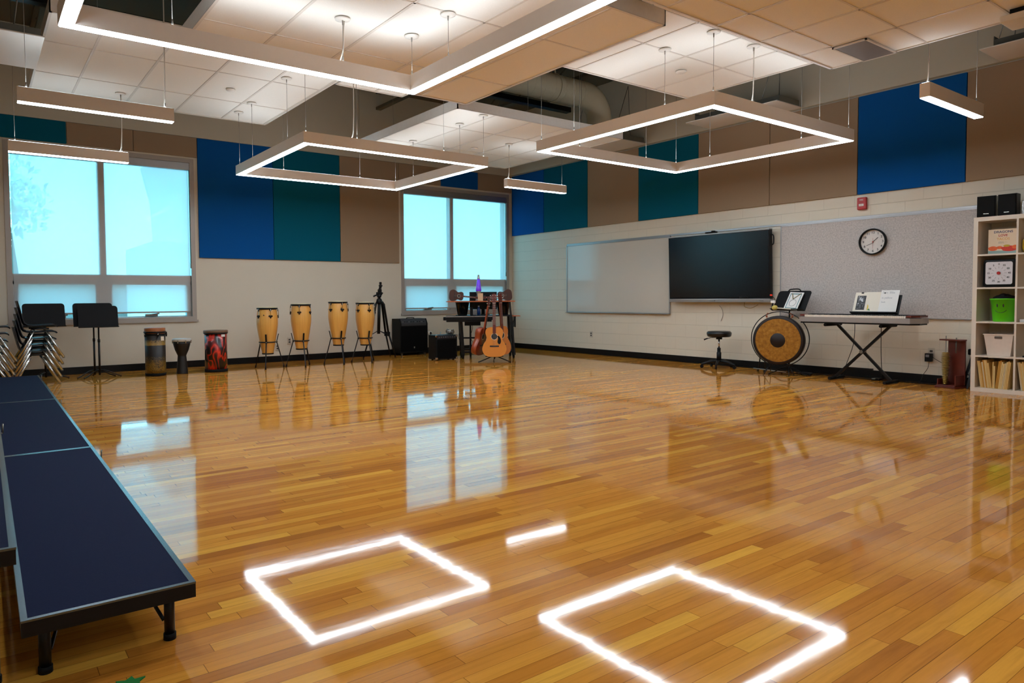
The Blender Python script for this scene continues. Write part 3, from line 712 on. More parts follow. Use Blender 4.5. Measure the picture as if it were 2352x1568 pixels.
m1 = cp.n('MixShader'); m1.inputs[0].default_value = .25; cp.l(tr.outputs[0], m1.inputs[1]); cp.l(df.outputs[0], m1.inputs[2]); m2 = cp.n('MixShader'); m2.inputs[0].default_value = .12; cp.l(m1.outputs[0], m2.inputs[1]); cp.l(gs.outputs[0], m2.inputs[2]); cp.l(m2.outputs[0], cp.out.inputs[0])
G().box(-.1, .1, 0, .15, 0, .15, .01).put('box_shell', cp.m, t); G().box(-.06, .08, .04, .1, .055, .075, .004).put('red_contents', M['red'], t)

# ------------------------------------------------------------------ black stool
t = thing('rolling_stool', 'low round black stool on five casters under the screen', 'stool', (-.385, -5.36, 0), 0)
G().lathe([(.001, .552), (.12, .556), (.158, .552), (.176, .535), (.178, .515), (.168, .478), (.15, .468), (.001, .468)], 36, cap=False).put('seat', mat('black_vinyl', (18, 18, 20), .32, bump=.1, bscale=60), t)
G().cyl((0, 0, .432), (0, 0, .468), .045).put('seat_plate', M['black'], t)
G().cyl((0, 0, .3), (0, 0, .44), .013).put('gas_lift', M['chrome'], t)
G().lathe([(.034, .10), (.034, .235), (.026, .24), (.026, .305)], 20).put('column_sleeve', M['black'], t)
d_ = Vector((-.25, .35, 0)).normalized()
G().tube([(0, 0, .462), (d_.x*.12, d_.y*.12, .455), (d_.x*.19, d_.y*.19, .43)], [.005, .005, .005], 8).tube([(d_.x*.16, d_.y*.16, .445), (d_.x*.215, d_.y*.215, .422)], [.008, .011], 8).put('height_lever', M['black'], t)
for k in range(5):
    a = R_(205+72*k); c, s = math.cos(a), math.sin(a)
    l = G().tube(catmull([(c*.02, s*.02, .105), (c*.12, s*.12, .098), (c*.22, s*.22, .065), (c*.25, s*.25, .06)], 4), [.024]*5+[.02]*4+[.016]*4, 8).put('base_arm', M['black'], t)
    G().cyl((c*.245-s*.012, s*.245+c*.012, .026), (c*.245+s*.012, s*.245-c*.012, .026), .0255, seg=16).cyl((c*.25, s*.25, .03), (c*.25, s*.25, .062), .007).put('caster', M['rubber'], l)

# ------------------------------------------------------------------ gong
GA = math.atan2(-.26, -.96)
t = thing('gong', 'big bronze gong with a black centre hanging from a thin ring stand', 'gong', (-.60, -6.43, 0), GA+math.pi/2)
# local -y faces the viewer
bm_ = N('gong_bronze'); tc_ = bm_.n('TexCoord'); mp = bm_.n('Mapping'); mp.inputs['Location'].default_value = (0, 0, -.476); bm_.l(tc_.outputs['Object'], mp.inputs[0])
ln = bm_.n('VectorMath', operation='LENGTH'); bm_.l(mp.outputs[0], ln.inputs[0])
rings_ = bm_.math('SINE', bm_.math('MULTIPLY', ln.outputs['Value'], 520.)); nz = bm_.noise(22, 5, None, .65)
col = bm_.ramp(nz, [(.3, lin((128, 82, 18))), (.55, lin((166, 112, 28))), (.75, lin((188, 140, 60)))])
bm_.bsdf(Base_Color=col, Roughness=.55, Metallic=.35, Normal=bm_.bump(bm_.math('ADD', nz, bm_.math('MULTIPLY', rings_, .1)), .35, .004))
dk = mat('gong_black_patina', (26, 14, 12), .5, .2)
G().lathe([(.094, -.052), (.18, -.05), (.292, -.047)], 64, (0, 0, .476), axis='y', cap=False).put('bronze_face', bm_.m, t)
G().lathe([(.001, -.054), (.096, -.0525), (.098, -.050)], 48, (0, 0, .476), axis='y', cap=False).put('centre_boss', dk, t)
G().lathe([(.290, -.0475), (.318, -.046), (.329, -.036), (.330, .035), (.322, .05), (.31, .03), (.305, -.03)], 64, (0, 0, .476), axis='y', cap=False).lathe([(.001, -.044), (.31, -.04)], 48, (0, 0, .476), axis='y', cap=False).put('rim', dk, t)
R2 = .372
st = G().tube([(R2*math.sin(a), .045, .492+R2*math.cos(a)*.99) for a in [R_(q) for q in range(0, 360, 6)]], .0065, 8, True)
st.put('ring_stand', M['blackm'], t)
for sx in (-1, 1):
    G().tube([(sx*.12, .045, .138), (sx*.16, -.10, .006)], .0055, 6).tube([(sx*.12, .045, .138), (sx*.15, .19, .006)], .0055, 6).tube([(sx*.12, .045, .138), (sx*.20, .0, .006)], .0055, 6).put('stand_foot', M['blackm'], t)
for sx in (-1, 1):
    G().tube([(sx*.155, .0, .765), (sx*.16, .02, .80), (sx*.17, .044, .825)], .004, 6).ball((sx*.165, .02, .795), .014, 8).tube(catmull([(sx*.165, .03, .80), (sx*.15, .0, .84), (sx*.13, .01, .83)], 4), .004, 6).put('hanging_cord', mat('orange_cord', (150, 70, 30), .7), t)
t = thing('cymbal_stand', 'folded black metal stand legs behind the left of the gong', 'stand', (-.36, -6.05, 0), RW)
G().tube([(-.06, 0, 0), (-.02, 0, .36)], .009).tube([(.04, 0, 0), (.03, 0, .36)], .009).put('stand_legs', M['blackm'], t)
G().tube([(-.12, -.03, .045), (.38, -.05, .028)], .006, 8).put('floor_bar', M['alum'], t)
for x in (-.06, .04, .30): G().cyl((x, -.02, 0), (x, -.02, .03), .014, .010, 10).put('rubber_foot', M['rubber'], t)
tag(G().tube(catmull([(0, 0, 0), (.1, .06, 0), (.25, .02, 0), (.36, .10, 0), (.5, .06, 0), (.62, .1, 0), (.9, .08, 0), (1.6, .09, 0), (2.1, .1, 0)], 6), .006, 6).put('floor_cable', M['rubber'], None, (-.24, -6.22, .0065), RW), 'black cable lying along the baseboard behind the gong', 'cable')
tag(G().box(-.07, .07, -.04, .04, 0, .035, .01).tube([(-.07, 0, .02), (-.12, 0, .01)], .006).put('foot_pedal', M['black'], None, (-.30, -6.66, .001), RW), 'small black pedal on the floor right behind the gong', 'pedal')

# ------------------------------------------------------------------ music stands
def music_stand(loc, rz, zb, lab, tilt=R_(12), w_=.50, h_=.32, base=True, ba=0):
    t = thing('music_stand', lab, 'music stand', loc, rz, 'black music stands')
    Mx = Matrix.Translation((0, 0, zb)) @ Matrix.Rotation(-tilt, 4, 'X')
    c = .04
    out = [(-w_/2, 0), (w_/2, 0), (w_/2, h_-c)]+[(w_/2-c+c*math.cos(R_(a)), h_-c+c*math.sin(R_(a))) for a in (30, 60, 90)]+[(-w_/2+c+c*math.cos(R_(a)), h_-c+c*math.sin(R_(a))) for a in (90, 120, 150, 180)]
    g = G().prism(out, 0, .003); g.box(-w_/2, w_/2, -.06, 0, -.004, 0).xf(Mx).put('desk', mat('black_desk_enamel', (11, 11, 14), .55, spec=.18), t)
    G().tube([(0, .03, .72*zb), (0, .03, zb+.06)], .011).cyl((0, .03, .70*zb), (0, .03, .76*zb), .017).put('upper_tube', M['blackm'], t)
    G().tube([(0, .03, .03), (0, .03, .73*zb)], .014).put('lower_tube', M['blackm'], t)
    for k in range(3):
        a = R_(90+120*k)+ba; cc, ss = math.cos(a), math.sin(a)
        G().tube(catmull([(0, .03, .10), (cc*.10, .03+ss*.10, .085), (cc*.2, .03+ss*.2, .035), (cc*.27, .03+ss*.27, .012)], 4), .008, 8).ball((cc*.27, .03+ss*.27, .012), .0115, 8).put('base_leg', M['blackm'], t)
    return t
music_stand((-8.62, -.55, 0), R_(4), .725, 'black music stand directly behind the stack of chairs', ba=.4)
music_stand((-8.035, -.60, 0), R_(3), .715, 'black music stand nested behind another, before the wide window', h_=.33)
music_stand((-7.985, -.68, 0), R_(1), .700, 'front black music stand of the nested pair before the window', h_=.305, ba=.15)
st3 = music_stand((-.42, -6.455, 0), RW+R_(-6), .872, 'black music stand behind the gong holding a framed certificate', tilt=R_(30), h_=.31, ba=.5)
G().tube(catmull([(-.09, .13, 1.135), (-.06, .135, 1.16), (.06, .135, 1.163), (.10, .13, 1.135)], 5), .008, 8).put('desk_handle', M['rubber'], st3)
t = thing('framed_certificate', 'white framed certificate with ribbon on the stand behind the gong', 'certificate', (-.452, -6.50, .884), RW+R_(-6))
Mx = Matrix.Rotation(-R_(30), 4, 'X') @ Matrix.Rotation(R_(3), 4, 'Y')
G().box(-.105, .105, -.006, .002, 0, .27, .001).xf(Mx).put('sheet', M['paper'], t)
g = G()
for q in ((-.085, -.075, .02, .25), (.075, .085, .02, .25), (-.085, .085, .02, .03), (-.085, .085, .235, .25)): g.box(q[0], q[1], -.0075, -.006, q[2], q[3])
g.xf(Mx).put('printed_border', mat('certificate_teal', (96, 136, 140), .6), t)
G().tube([(.05*math.cos(a), -.008, .105+.05*math.sin(a)) for a in [R_(q) for q in range(0, 360, 20)]], .0022, 5, True).xf(Mx).put('wreath', M['pencil'], t)
G().bar((-.06, -.009, .25), (-.015, -.009, .16), .012, .002, (0, 1, 0)).bar((-.015, -.009, .16), (.075, -.009, .255), .012, .002, (0, 1, 0)).xf(Mx).put('ribbon', mat('olive_ribbon', (112, 96, 56), .7), t)
t = thing('gong_mallet', 'pale yellow gong mallet lying on the stand behind the gong', 'mallet', (-.47, -6.33, .912), RW+R_(-6))
G().ball((-.04, 0, 0), .038, 16, (1.1, 1, .9)).put('mallet_head', mat('pale_yellow_felt', (206, 186, 96), .8), t); G().cyl((0, 0, -.004), (.2, .0, -.018), .008, seg=10).put('mallet_handle', M['cream'], t)
t = thing('clip_light', 'small red glowing clip at the left edge of the gong stand desk', 'light', (-.36, -6.17, 1.085), RW)
G().box(-.014, .014, -.010, .010, -.010, .010, .004).put('red_lens', emis('red_glow', (1, .06, .03), .7), t); G().tube(catmull([(.01, 0, -.01), (.05, 0, -.05), (.08, 0, -.13), (.08, 0, -.2)], 5), .004, 6).put('clip_cord', M['black'], t)
t = thing('white_marker', 'white capped marker standing at the left of the gong stand', 'marker', (-.45, -6.235, .885), RW)
G().cyl((0, 0, 0), (.02, 0, .11), .011, seg=10).put('marker_barrel', M['black'], t); G().box(-.012, .052, -.012, .012, .09, .125, .003).put('marker_cap', M['white'], t)

# ------------------------------------------------------------------ electric piano
t = thing('electric_piano', 'long silver electric piano with full keyboard on a black X stand', 'piano', (-.715, -6.775, .738), RW)
L_ = 1.385
out = [(0, 0), (1.31, 0), (L_, .10), (L_, .315), (-.005, .315), (-.005, .04)]
G().prism(out, .004, .066, 'xy').put('silver_case', mat('silver_grey_plastic', (158, 152, 148), .35, .3), t)
G().prism([(x+.002, y+.01) for x, y in [(0.01, 0.005), (1.30, .005), (1.37, .10), (1.37, .30), (0, .30)]], -.014, .004, 'xy').put('black_underside', M['black'], t)
G().prism([(.005, .015), (.065, .015), (.065, .15), (.005, .15)], .075, .097, 'xy').prism([(1.265, .012), (1.318, .012), (1.378, .10), (1.378, .31), (1.36, .31), (1.36, .15), (1.265, .15)], .075, .097, 'xy').put('brown_cheek', M['redwood'], t)
G().box(.065, 1.36, .15, .31, .075, .104, .004).put('control_panel', mat('dark_panel', (42, 44, 48), .35), t)
g = G(); nk = 52; kw = (1.265-.068)/nk
for i in range(nk): g.box(.068+i*kw+.0006, .068+(i+1)*kw-.0006, .006, .15, .060, .092, .0012)
ks = g.put('white_keys', mat('key_white', (226, 214, 200), .3), t)
g = G()
for i in range(nk-1):
    if (i+5) % 7 in (0, 1, 3, 4, 5): g.box(.068+(i+1)*kw-.006, .068+(i+1)*kw+.006, .062, .15, .091, .102, .002)
g.put('black_keys', M['black'], t)
G().box(.3, .42, .2, .28, .104, .1055).box(.62, .74, .21, .27, .104, .1055).put('display_window', mat('display_grey', (120, 130, 138), .15), t)
g = G()
for i in range(10): g.box(.8+i*.035, .82+i*.035, .22, .235, .104, .107)
g.put('panel_buttons', M['pencil'], t)
t = thing('keyboard_stand', 'black X shaped stand under the electric piano', 'stand', (-.40, -7.43, 0), RW)
for s in (-1, 1):
    G().bar((-.33*s, .03*s, .70), (.315*s, .03*s, .035), .032, .032, (0, 1, 0), .004).put('cross_leg', M['blackm'], t)
    G().tube([(.33*s, -.17, .02), (.33*s, .19, .02)], .0195, 10).put('foot_tube', M['rubber'], t)
    G().tube([(-.33*s-.005, -.28, .705), (-.33*s-.005, .12, .705)], .0195, 10).put('support_arm', M['rubber'], t)
G().cyl((0, -.05, .37), (0, .05, .37), .022, seg=14).put('pivot_bolt', M['steel'], t)
G().box(-.19, .12, -.005, .02, .145, .165).put('locking_bar', M['blackm'], t)
t = thing('piano_pedal', 'small black sustain pedal on the floor under the piano', 'pedal', (-.16, -7.50, .001), RW)
G().box(-.05, .05, -.06, .06, 0, .03, .008).put('pedal_base', M['black'], t); G().box(-.02, .02, -.11, -.04, .018, .03, .003).put('pedal_lever', M['steel'], t)
tag(G().tube(catmull([(0, 0, 0), (-.01, .02, -.2), (-.02, .05, -.4), (-.03, .1, -.62), (-.02, .12, -.735)], 6), .004, 6).put('piano_cable', M['black'], None, (-.30, -7.60, .748), RW), 'black cable hanging from the right half of the electric piano', 'cable')
tag(G().tube(catmull([(0, 0, 0), (-.01, .02, -.16), (-.04, .04, -.33), (-.13, .08, -.55), (-.2, .1, -.735)], 6), .004, 6).put('piano_cable', M['black'], None, (-.30, -7.28, .748), RW), 'black cable hanging from the middle of the electric piano', 'cable')
# music rest with papers
t = thing('music_rest', 'black music rest standing on the electric piano', 'music rest', (-.50, -7.60, .845), RW)
Mr = Matrix.Rotation(-R_(22), 4, 'X')
G().box(-.265, .275, .004, .010, .0, .25, .002).box(-.275, .265, -.045, .01, 0, .016, .003).xf(Mr).put('rest_panel', M['black'], t)
def sheet(name, lab, x, dz, w_, h_, m, y, cat='sheet'):
    s = thing(name, lab, cat, (-.50, -7.60-x, .845), RW)
    G().box(-w_/2, w_/2, y-.0012, y, .017+dz, .017+dz+h_).xf(Mr).put('sheet', m, s)
    return s
s = sheet('framed_photo', 'cream matted black and white photo on the piano music rest', -.175, 0, .165, .262, M['cream'], -.012, 'photo')
bw = N('bw_photo'); cl_ = bw.ramp(bw.noise(22, 4, bw.coord(scale=(1, 1, .7)), .6, 1.5), [(.42, (.012, .012, .014)), (.55, (.10, .10, .11)), (.62, (.5, .5, .52))]); bw.bsdf(Base_Color=cl_, Roughness=.4)
G().box(-.052, .052, -.0142, -.0132, .048, .235).xf(Mr).put('photo_edge', M['ink'], s); G().box(-.042, .045, -.0152, -.0142, .06, .225).xf(Mr).put('photo_print', bw.m, s)
G().box(-.014, .014, -.0145, -.011, .262, .282).xf(Mr).put('binder_clip', M['ink'], s)
s = sheet('drawing_page', 'cream page with a yellow and green drawing on the music rest', -.03, 0, .20, .268, M['cream'], -.0085, 'drawing')
G().prism([(-.075, .045), (-.06, .04), (-.048, .07), (-.05, .10), (-.064, .13), (-.075, .14)], -.0105, -.0099).xf(Mr).put('yellow_drawing', M['yellow'], s)
G().prism([(-.055, .05), (-.048, .045), (-.02, .04), (-.04, .07)], -.0108, -.0102).xf(Mr).put('green_drawing', mat('leaf_green', (60, 130, 70), .6), s)
M['pencil2'] = mat('faint_pencil', (168, 170, 174), .7)
s = sheet('handwritten_note', 'white handwritten note at the right of the music rest', .145, 0, .205, .288, M['paper'], -.015, 'note')
def rt_(sx, sz, size, body): 
    o = txt(body, size, M['pencil2'], s, (0, 0, 0), 'handwriting', align='LEFT', bold=.0003, ex=.0003); o.matrix_local = Mr @ Matrix.Translation((sx, -.0168, sz)) @ Matrix.Rotation(math.pi/2, 4, 'X')
rt_(-.085, .272, .036, 'Sam  Ellie'); rt_(-.085, .205, .034, 'is yellow'); rt_(-.085, .15, .026, 'Seek')
G().lathe([(.008, 0), (.008, -.004)], 12, (-.058, -.0165, .268), axis='y').xf(Mr).put('magnet', M['ink'], s)

# ------------------------------------------------------------------ bell tree and folded stand by the shelf
t = thing('bell_tree', 'brass bell tree on a dark red wooden stand beside the white shelf', 'bell tree', (-.27, -8.355, 0), RW+R_(-12))
G().box(-.13, .10, -.10, .12, .0, .022, .004).box(-.12, .09, -.085, .105, .022, .034, .004).put('wooden_base', M['redwood'], t)
G().box(.085, .098, -.08, .10, .034, .15, .003).box(-.112, -.10, -.08, .10, .034, .10, .003).put('base_side', M['redwood'], t)
G().box(-.085, .105, .07, .088, .034, .545, .002).put('back_board', M['redwood'], t)
G().box(-.12, .11, -.04, .09, .545, .560, .002).put('top_board', M['redwood'], t)
G().cyl((-.055, -.02, .034), (-.055, -.02, .60), .004, seg=8).cyl((.035, .02, .40), (.035, .02, .58), .006, seg=8).put('metal_rod', M['steel'], t)
for k in range(22):
    u = k/21; r = .030+.022*u if u < .85 else .0487-.008*(u-.85)*5
    z = .045+k*.0168
    G().lathe([(.005, .010), (r*.6, .010), (r, .0), (r*.97, -.001), (r*.55, .007)], 20, (-.055, -.02, z), cap=False).put('bell_disc', M['brass'], t)
t = thing('folded_tripod', 'folded black tripod leaning between the bell tree and the shelf', 'tripod', (-.20, -8.50, 0), RW)
G().bar((-.06, 0, 0), (.02, .07, .40), .022, .022).bar((.0, -.02, 0), (.045, .07, .40), .022, .022).put('tripod_legs', M['blackm'], t)
G().box(-.03, .06, .05, .1, .38, .45, .012).put('tripod_collar', M['black'], t); G().bar((-.04, .02, .17), (.03, .01, .14), .008).put('spreader', M['blackm'], t)

# ------------------------------------------------------------------ carpeted risers along the left
def riser(x0, x1, y0, y1, z, lab):
    t = thing('choral_riser', lab, 'riser', ((x0+x1)/2, (y0+y1)/2, 0), 0, 'carpeted riser sections')
    a, b = (x1-x0)/2, (y1-y0)/2; e = .017
    G().box(-a+e, a-e, -b+e, b-e, z-.03, z-.001).put('carpet_top', M['navy'], t)
    g = G()
    for q in ((-a, -a+e, -b+e, b-e), (a-e, a, -b+e, b-e), (-a, a, -b+.0015, -b+e), (-a, a, b-e, b-.0015)): g.box(q[0], q[1], q[2], q[3], z-.006, z)
    g.put('metal_edge', M['trimdark'], t)
    g = G()
    for q in ((-a, -a+e, -b+e, b-e), (a-e, a, -b+e, b-e), (-a, a, -b, -b+e), (-a, a, b-e, b)): g.box(q[0]+.001, q[1]-.001, q[2]+.0015, q[3]-.0015, z-.048, z-.006)
    g.put('side_rail', M['black'], t)
    for sx, sy in ((1, -1), (1, 1), (-1, -1), (-1, 1)):
        x, y = sx*(a-.06), sy*(b-.10)
        l = G().tube([(x, y, 0.012), (x, y, z-.04)], .016, 14).put('leg', M['blackm'], t)
        G().cyl((x, y, 0), (x, y, .02), .019, seg=14).put('rubber_tip', M['rubber'], l)
        G().bar((x-sx*.015, y-sy*.01, .06), (x-sx*.06, y-sy*.12, z-.05), .008).put('leg_brace', M['blackm'], t)
    g = G()
    g.cyl((a, b-.25, z-.03), (a+.012, b-.25, z-.03), .004, seg=8).tube([(a+.012, b-.25, z-.03), (a+.014, b-.25, z+.02)], .004, 6); g.put('edge_pin', M['steel'], t)
    return t
RA = -.0098
nm = ['nearest', 'middle', 'farthest']
ya = [-9.36, -6.905, -4.42, -2.0]
for i in range(3):
    yc = (ya[i]+ya[i+1])/2; xe = -8.872+(yc+9.36)*.0098
    for k, z, l in ((0, .203, '%s low navy carpeted riser section beside the open floor'), (1, .406, '%s upper navy carpeted riser section at the left edge')):
        xc = xe-.229-k*.461
        r = riser(-.229, .229, ya[i]-yc+.001+.02*k, ya[i+1]-yc-.001, z, l % nm[i]); r.location = (xc, yc+.01*k, 0); r.rotation_euler = (0, 0, RA)
g = G(); rr = random.Random(11)
pts = []
for k in range(15):
    a = 2*math.pi*k/15; r = .052 if k % 2 else .030
    pts.append((r*1.0*math.cos(a), r*.8*math.sin(a)))
tag(G().prism(pts, 0, .004, 'xy').put('felt_cutout', mat('green_felt', (10, 110, 40), .9), None, (-9.088, -9.478, .0005)), 'jagged bright green felt piece on the floor at the bottom edge', 'felt piece')

# ------------------------------------------------------------------ stacking chairs (local +x is the seat front)
def chair(parentless_loc, lab):
    t = thing('stacking_chair', lab, 'chair', parentless_loc, 0, 'stacked school chairs')
    prof = [(-.243, .745), (-.228, .68), (-.208, .59), (-.188, .50), (-.155, .44), (-.09, .42), (0, .418), (.11, .425), (.175, .424), (.205, .405)]
    prof = catmull(prof, 4); n = len(prof)
    g = G(); rows = []
    for sgn, off in ((1, 0), (-1, .008)):
        for i, (x, z) in enumerate(prof):
            u = i/(n-1); w_ = .185 if u < .2 else .182+.012*math.sin(min(1, (u-.2)/.5)*math.pi/2)
            if u < .08: w_ -= .03*(1-u/.08)
            row = []
            for k in range(9):
                s = -1+k/4; dish = .018*(s*s)
                dx = dish if u < .45 else 0; dz = dish*.8 if u > .4 else 0
                ox = -off if u < .45 else 0; oz = -off if u > .35 else 0
                row.append(g.b.verts.new((x+dx+ox, s*w_, z+dz+oz)))
            rows.append(row)
    A, B = rows[:n], rows[n:]
    for R in (A, B):
        for i in range(n-1):
            for k in range(8): g._f([R[i][k], R[i][k+1], R[i+1][k+1], R[i+1][k]], True)
    for i in range(n-1):
        g._f([A[i][0], A[i+1][0], B[i+1][0], B[i][0]]); g._f([A[i][8], A[i+1][8], B[i+1][8], B[i][8]])
    for k in range(8): g._f([A[0][k], A[0][k+1], B[0][k+1], B[0][k]]); g._f([A[-1][k], A[-1][k+1], B[-1][k+1], B[-1][k]])
    g.put('shell', mat('navy_black_shell', (24, 24, 32), .4), t)
    for sy in (-1, 1):
        y = sy*.205
        for xa_, xb in ((-.068, -.25), (.066, .252)):
            l = G().tube([(xa_, sy*.203, .352), (xb, y+sy*.02, .012)], .0155, 10).put('leg', M['chrome'], t)
            G().cyl((xb, y+sy*.02, 0), (xb, y+sy*.02, .02), .014, seg=10).put('foot_glide', M['steel'], l)
        G().tube([(-.10, sy*.175, .385), (.1, sy*.175, .385)], .0105, 8).put('seat_rail', M['blackm'], t)
    G().tube([(-.06, -.175, .37), (-.06, .175, .37)], .009, 8).tube([(.058, -.175, .37), (.058, .175, .37)], .009, 8).put('cross_rail', M['blackm'], t)
    return t
cx0, cy0 = -8.765, -.96
c0 = chair((cx0, cy0, 0), 'bottom chair of the stack nearest the music stands')
words = ['bottom', 'second from bottom', 'middle', 'second from top', 'top']
for k in range(1, 5): dup(c0, (cx0+.012*k, cy0, .083*k), 0, '%s chair of the stack nearest the music stands' % words[k])
for k in range(5): dup(c0, (cx0-.53+.012*k, cy0-.28, .083*k), 0, '%s chair of the stack cut by the left edge' % words[k])

# ------------------------------------------------------------------ hand drums on the floor
def tube_drum(loc, r, h, m, lab, style):
    t = thing('hand_drum', lab, 'drum', loc, R_(10), 'drums standing on the floor by the window wall')
    return t
gm = N('gold_black_print'); s_ = gm.n('SeparateXYZ'); tcn = gm.n('TexCoord'); gm.l(tcn.outputs['Object'], s_.inputs[0])
nn = gm.noise(48, 4, gm.coord(scale=(1, 1, 2.4)), .75, 2.0)
bandv = gm.ramp(s_.outputs['Z'], [(.0, (.55,)*3), (.18, (.5,)*3), (.27, (.42,)*3), (.32, (.1,)*3), (.42, (.1,)*3), (.44, (.62,)*3), (.50, (.5,)*3), (.53, (.3,)*3), (.6, (.25,)*3)])
vv = gm.math('GREATER_THAN', gm.math('ADD', nn, bandv), 1.0)
gm.bsdf(Base_Color=gm.mix(gm.math('MULTIPLY', vv, .8), gm.mix(nn, lin((10, 8, 9)), lin((34, 24, 14))), lin((150, 112, 30))), Roughness=.45)
t = thing('tube_drum', 'tall black and gold patterned tube drum, leftmost on the floor', 'drum', (-7.315, -.95, 0), R_(8))
G().lathe([(.134, .035), (.135, .1), (.136, .60)], 36).put('drum_shell', gm.m, t)
G().lathe([(.137, 0), (.139, .003), (.139, .034), (.136, .04)], 36).put('base_ring', M['rubber'], t)
G().lathe([(.138, .60), (.139, .625), (.139, .672), (.134, .682), (.001, .684)], 36).put('drum_head', mat('copper_brown_rim', (150, 88, 44), .45), t)
G().lathe([(.143, .608), (.149, .612), (.149, .628), (.143, .632)], 36, cap=False).lathe([(.139, .585), (.143, .587), (.143, .597), (.139, .6)], 36, cap=False).put('tension_ring', M['black'], t)
for k in range(5):
    a = R_(-95+72*k); c, s = math.cos(a), math.sin(a)
    l = G().box(.138, .158, -.012, .012, .555, .622, .004).xf(Matrix.Rotation(a, 4, 'Z')).put('tuning_lug', M['black'], t)
    G().ball((.157*c, .157*s, .595), .010, 8).put('lug_nut', M['chrome'], l)
Ml = Matrix.Rotation(R_(25), 4, 'Z')
G().box(-.028, .028, -.1375, -.132, .50, .56).xf(Ml).put('paper_label', M['cream'], t)
t = thing('djembe', 'small black goblet drum between the two tube drums', 'drum', (-6.953, -.93, 0), 0)
G().lathe([(.080, 0), (.079, .01), (.060, .245), (.058, .262), (.062, .275), (.095, .35), (.116, .43), (.120, .478)], 36).put('goblet_shell', mat('black_drum_shell', (16, 13, 13), .45), t)
G().lathe([(.1215, .47), (.128, .474), (.130, .497), (.126, .512), (.001, .515)], 36).put('drum_head', mat('pale_head', (190, 190, 184), .4), t)
for k in range(8):
    a = R_(45*k+10); G().box(.125, .141, -.007, .007, .448, .492, .003).xf(Matrix.Rotation(a, 4, 'Z')).put('tuning_lug', M['chrome'], t)
rm = N('red_black_swirl'); q1 = rm.noise(3.6, 1, rm.coord(scale=(1, 1, .6)), .4, 2.2)
vv = rm.ramp(q1, [(.36, lin((14, 6, 8))), (.44, lin((26, 6, 8))), (.475, lin((170, 30, 18))), (.50, lin((216, 52, 28))), (.53, lin((120, 18, 14))), (.58, lin((18, 6, 8))), (.66, lin((20, 8, 8))), (.70, lin((190, 36, 20))), (.74, lin((30, 8, 8)))])
rm.bsdf(Base_Color=vv, Roughness=.35, Coat_Weight=.3)
t = thing('tube_drum', 'stout red and black swirled tube drum with a tan rim', 'drum', (-6.475, -.95, 0), R_(15))
G().lathe([(.160, .04), (.158, .3), (.160, .57)], 40).put('drum_shell', rm.m, t)
G().lathe([(.163, 0), (.165, .004), (.165, .04), (.160, .046)], 40).put('base_ring', M['rubber'], t)
G().lathe([(.162, .565), (.173, .57), (.174, .585), (.165, .588)], 40, cap=False).put('black_band', M['black'], t)
G().lathe([(.168, .585), (.174, .588), (.174, .612), (.168, .62), (.001, .623)], 40).put('drum_head', mat('tan_rim', (112, 86, 66), .55), t)
G().tube(catmull([(-.158, -.03, .35), (-.185, -.035, .33), (-.195, -.04, .26), (-.185, -.035, .19), (-.158, -.03, .165)], 5), .008, 8).put('side_handle', M['black'], t)
G().box(-.005, .055, -.1625, -.157, .525, .56, .004).put('paper_label', M['paper'], t)

# ------------------------------------------------------------------ congas in stands
wm = N('natural_stave_wood'); tcw = wm.n('TexCoord'); sw = wm.n('SeparateXYZ'); wm.l(tcw.outputs['Object'], sw.inputs[0])
ang = wm.math('ARCTAN2', sw.outputs['Y'], sw.outputs['X']); st_ = wm.math('FLOOR', wm.math('MULTIPLY', ang, 20/(2*math.pi)))
ww = wm.n('TexWhiteNoise', noise_dimensions='1D'); wm.l(st_, ww.inputs['W'])
cv = wm.n('CombineXYZ'); wm.l(wm.math('MULTIPLY', ang, 6.), cv.inputs[0]); wm.l(wm.math('MULTIPLY', sw.outputs['Z'], .7), cv.inputs[2])
gr = wm.noise(4, 4, cv.outputs[0], .6)
cw = wm.mix(ww.outputs['Value'], lin((206, 148, 66)), lin((228, 176, 92)))
cw = wm.mix(1., cw, wm.ramp(gr, [(.3, (.86, .84, .8)), (.7, (1.05, 1.05, 1.05))]), 'MULTIPLY')
wm.bsdf(Base_Color=cw, Roughness=.3, Coat_Weight=.5, Coat_Roughness=.12)
M['conga'] = wm.m
def make_conga(loc, rz, lab, rot0):
    t = thing('conga_drum', lab, 'drum', loc, rz, 'natural wood congas in stands')
    H = .735
    pr = catmull([(.084, .012), (.105, .12), (.136, .29), (.157, .43), (.161, .52), (.153, .63), (.142, .70)], 5)
    G().lathe(pr, 40).put('conga_shell', M['conga'], t)
    G().lathe([(.084, 0), (.088, .002), (.089, .016), (.085, .02)], 36).put('rubber_base', M['rubber'], t)
    G().lathe([(.142, .695), (.156, .70), (.159, .707), (.159, .722), (.148, .724)], 40, cap=False).put('black_rim', M['black'], t)
    G().lathe([(.146, .70), (.146, .724), (.138, .733), (.001, .736)], 40).put('drum_head', mat('rawhide', (206, 190, 150), .5), t)
    for k in range(5):
        a = rot0+R_(72*k); Mz = Matrix.Rotation(a, 4, 'Z')
        hk = G().tube([(.158, 0, .71), (.166, 0, .69), (.170, 0, .60)], .004, 6).xf(Mz).put('tuning_hook', M['chrome'], t)
        G().prism([(-.02, .695), (.02, .695), (.012, .68), (0, .665), (-.012, .68)], -.003, .003).xf(Mz @ Matrix.Translation((.158, 0, 0)) @ Matrix.Rotation(math.pi/2, 4, 'Z')).put('hook_plate', M['black'], hk)
        g = G()
        for dy in (-.017, .017): g.lathe([(.005, 0), (.015, 0), (.015, .010), (.005, .010)], 14, (.156, dy, .595), axis='x', cap=False)
        g.ball((.163, 0, .572), .012, 8).cyl((.150, 0, .59), (.176, 0, .59), .006, seg=8).xf(Mz).put('side_plate', M['black'], t)
    return t
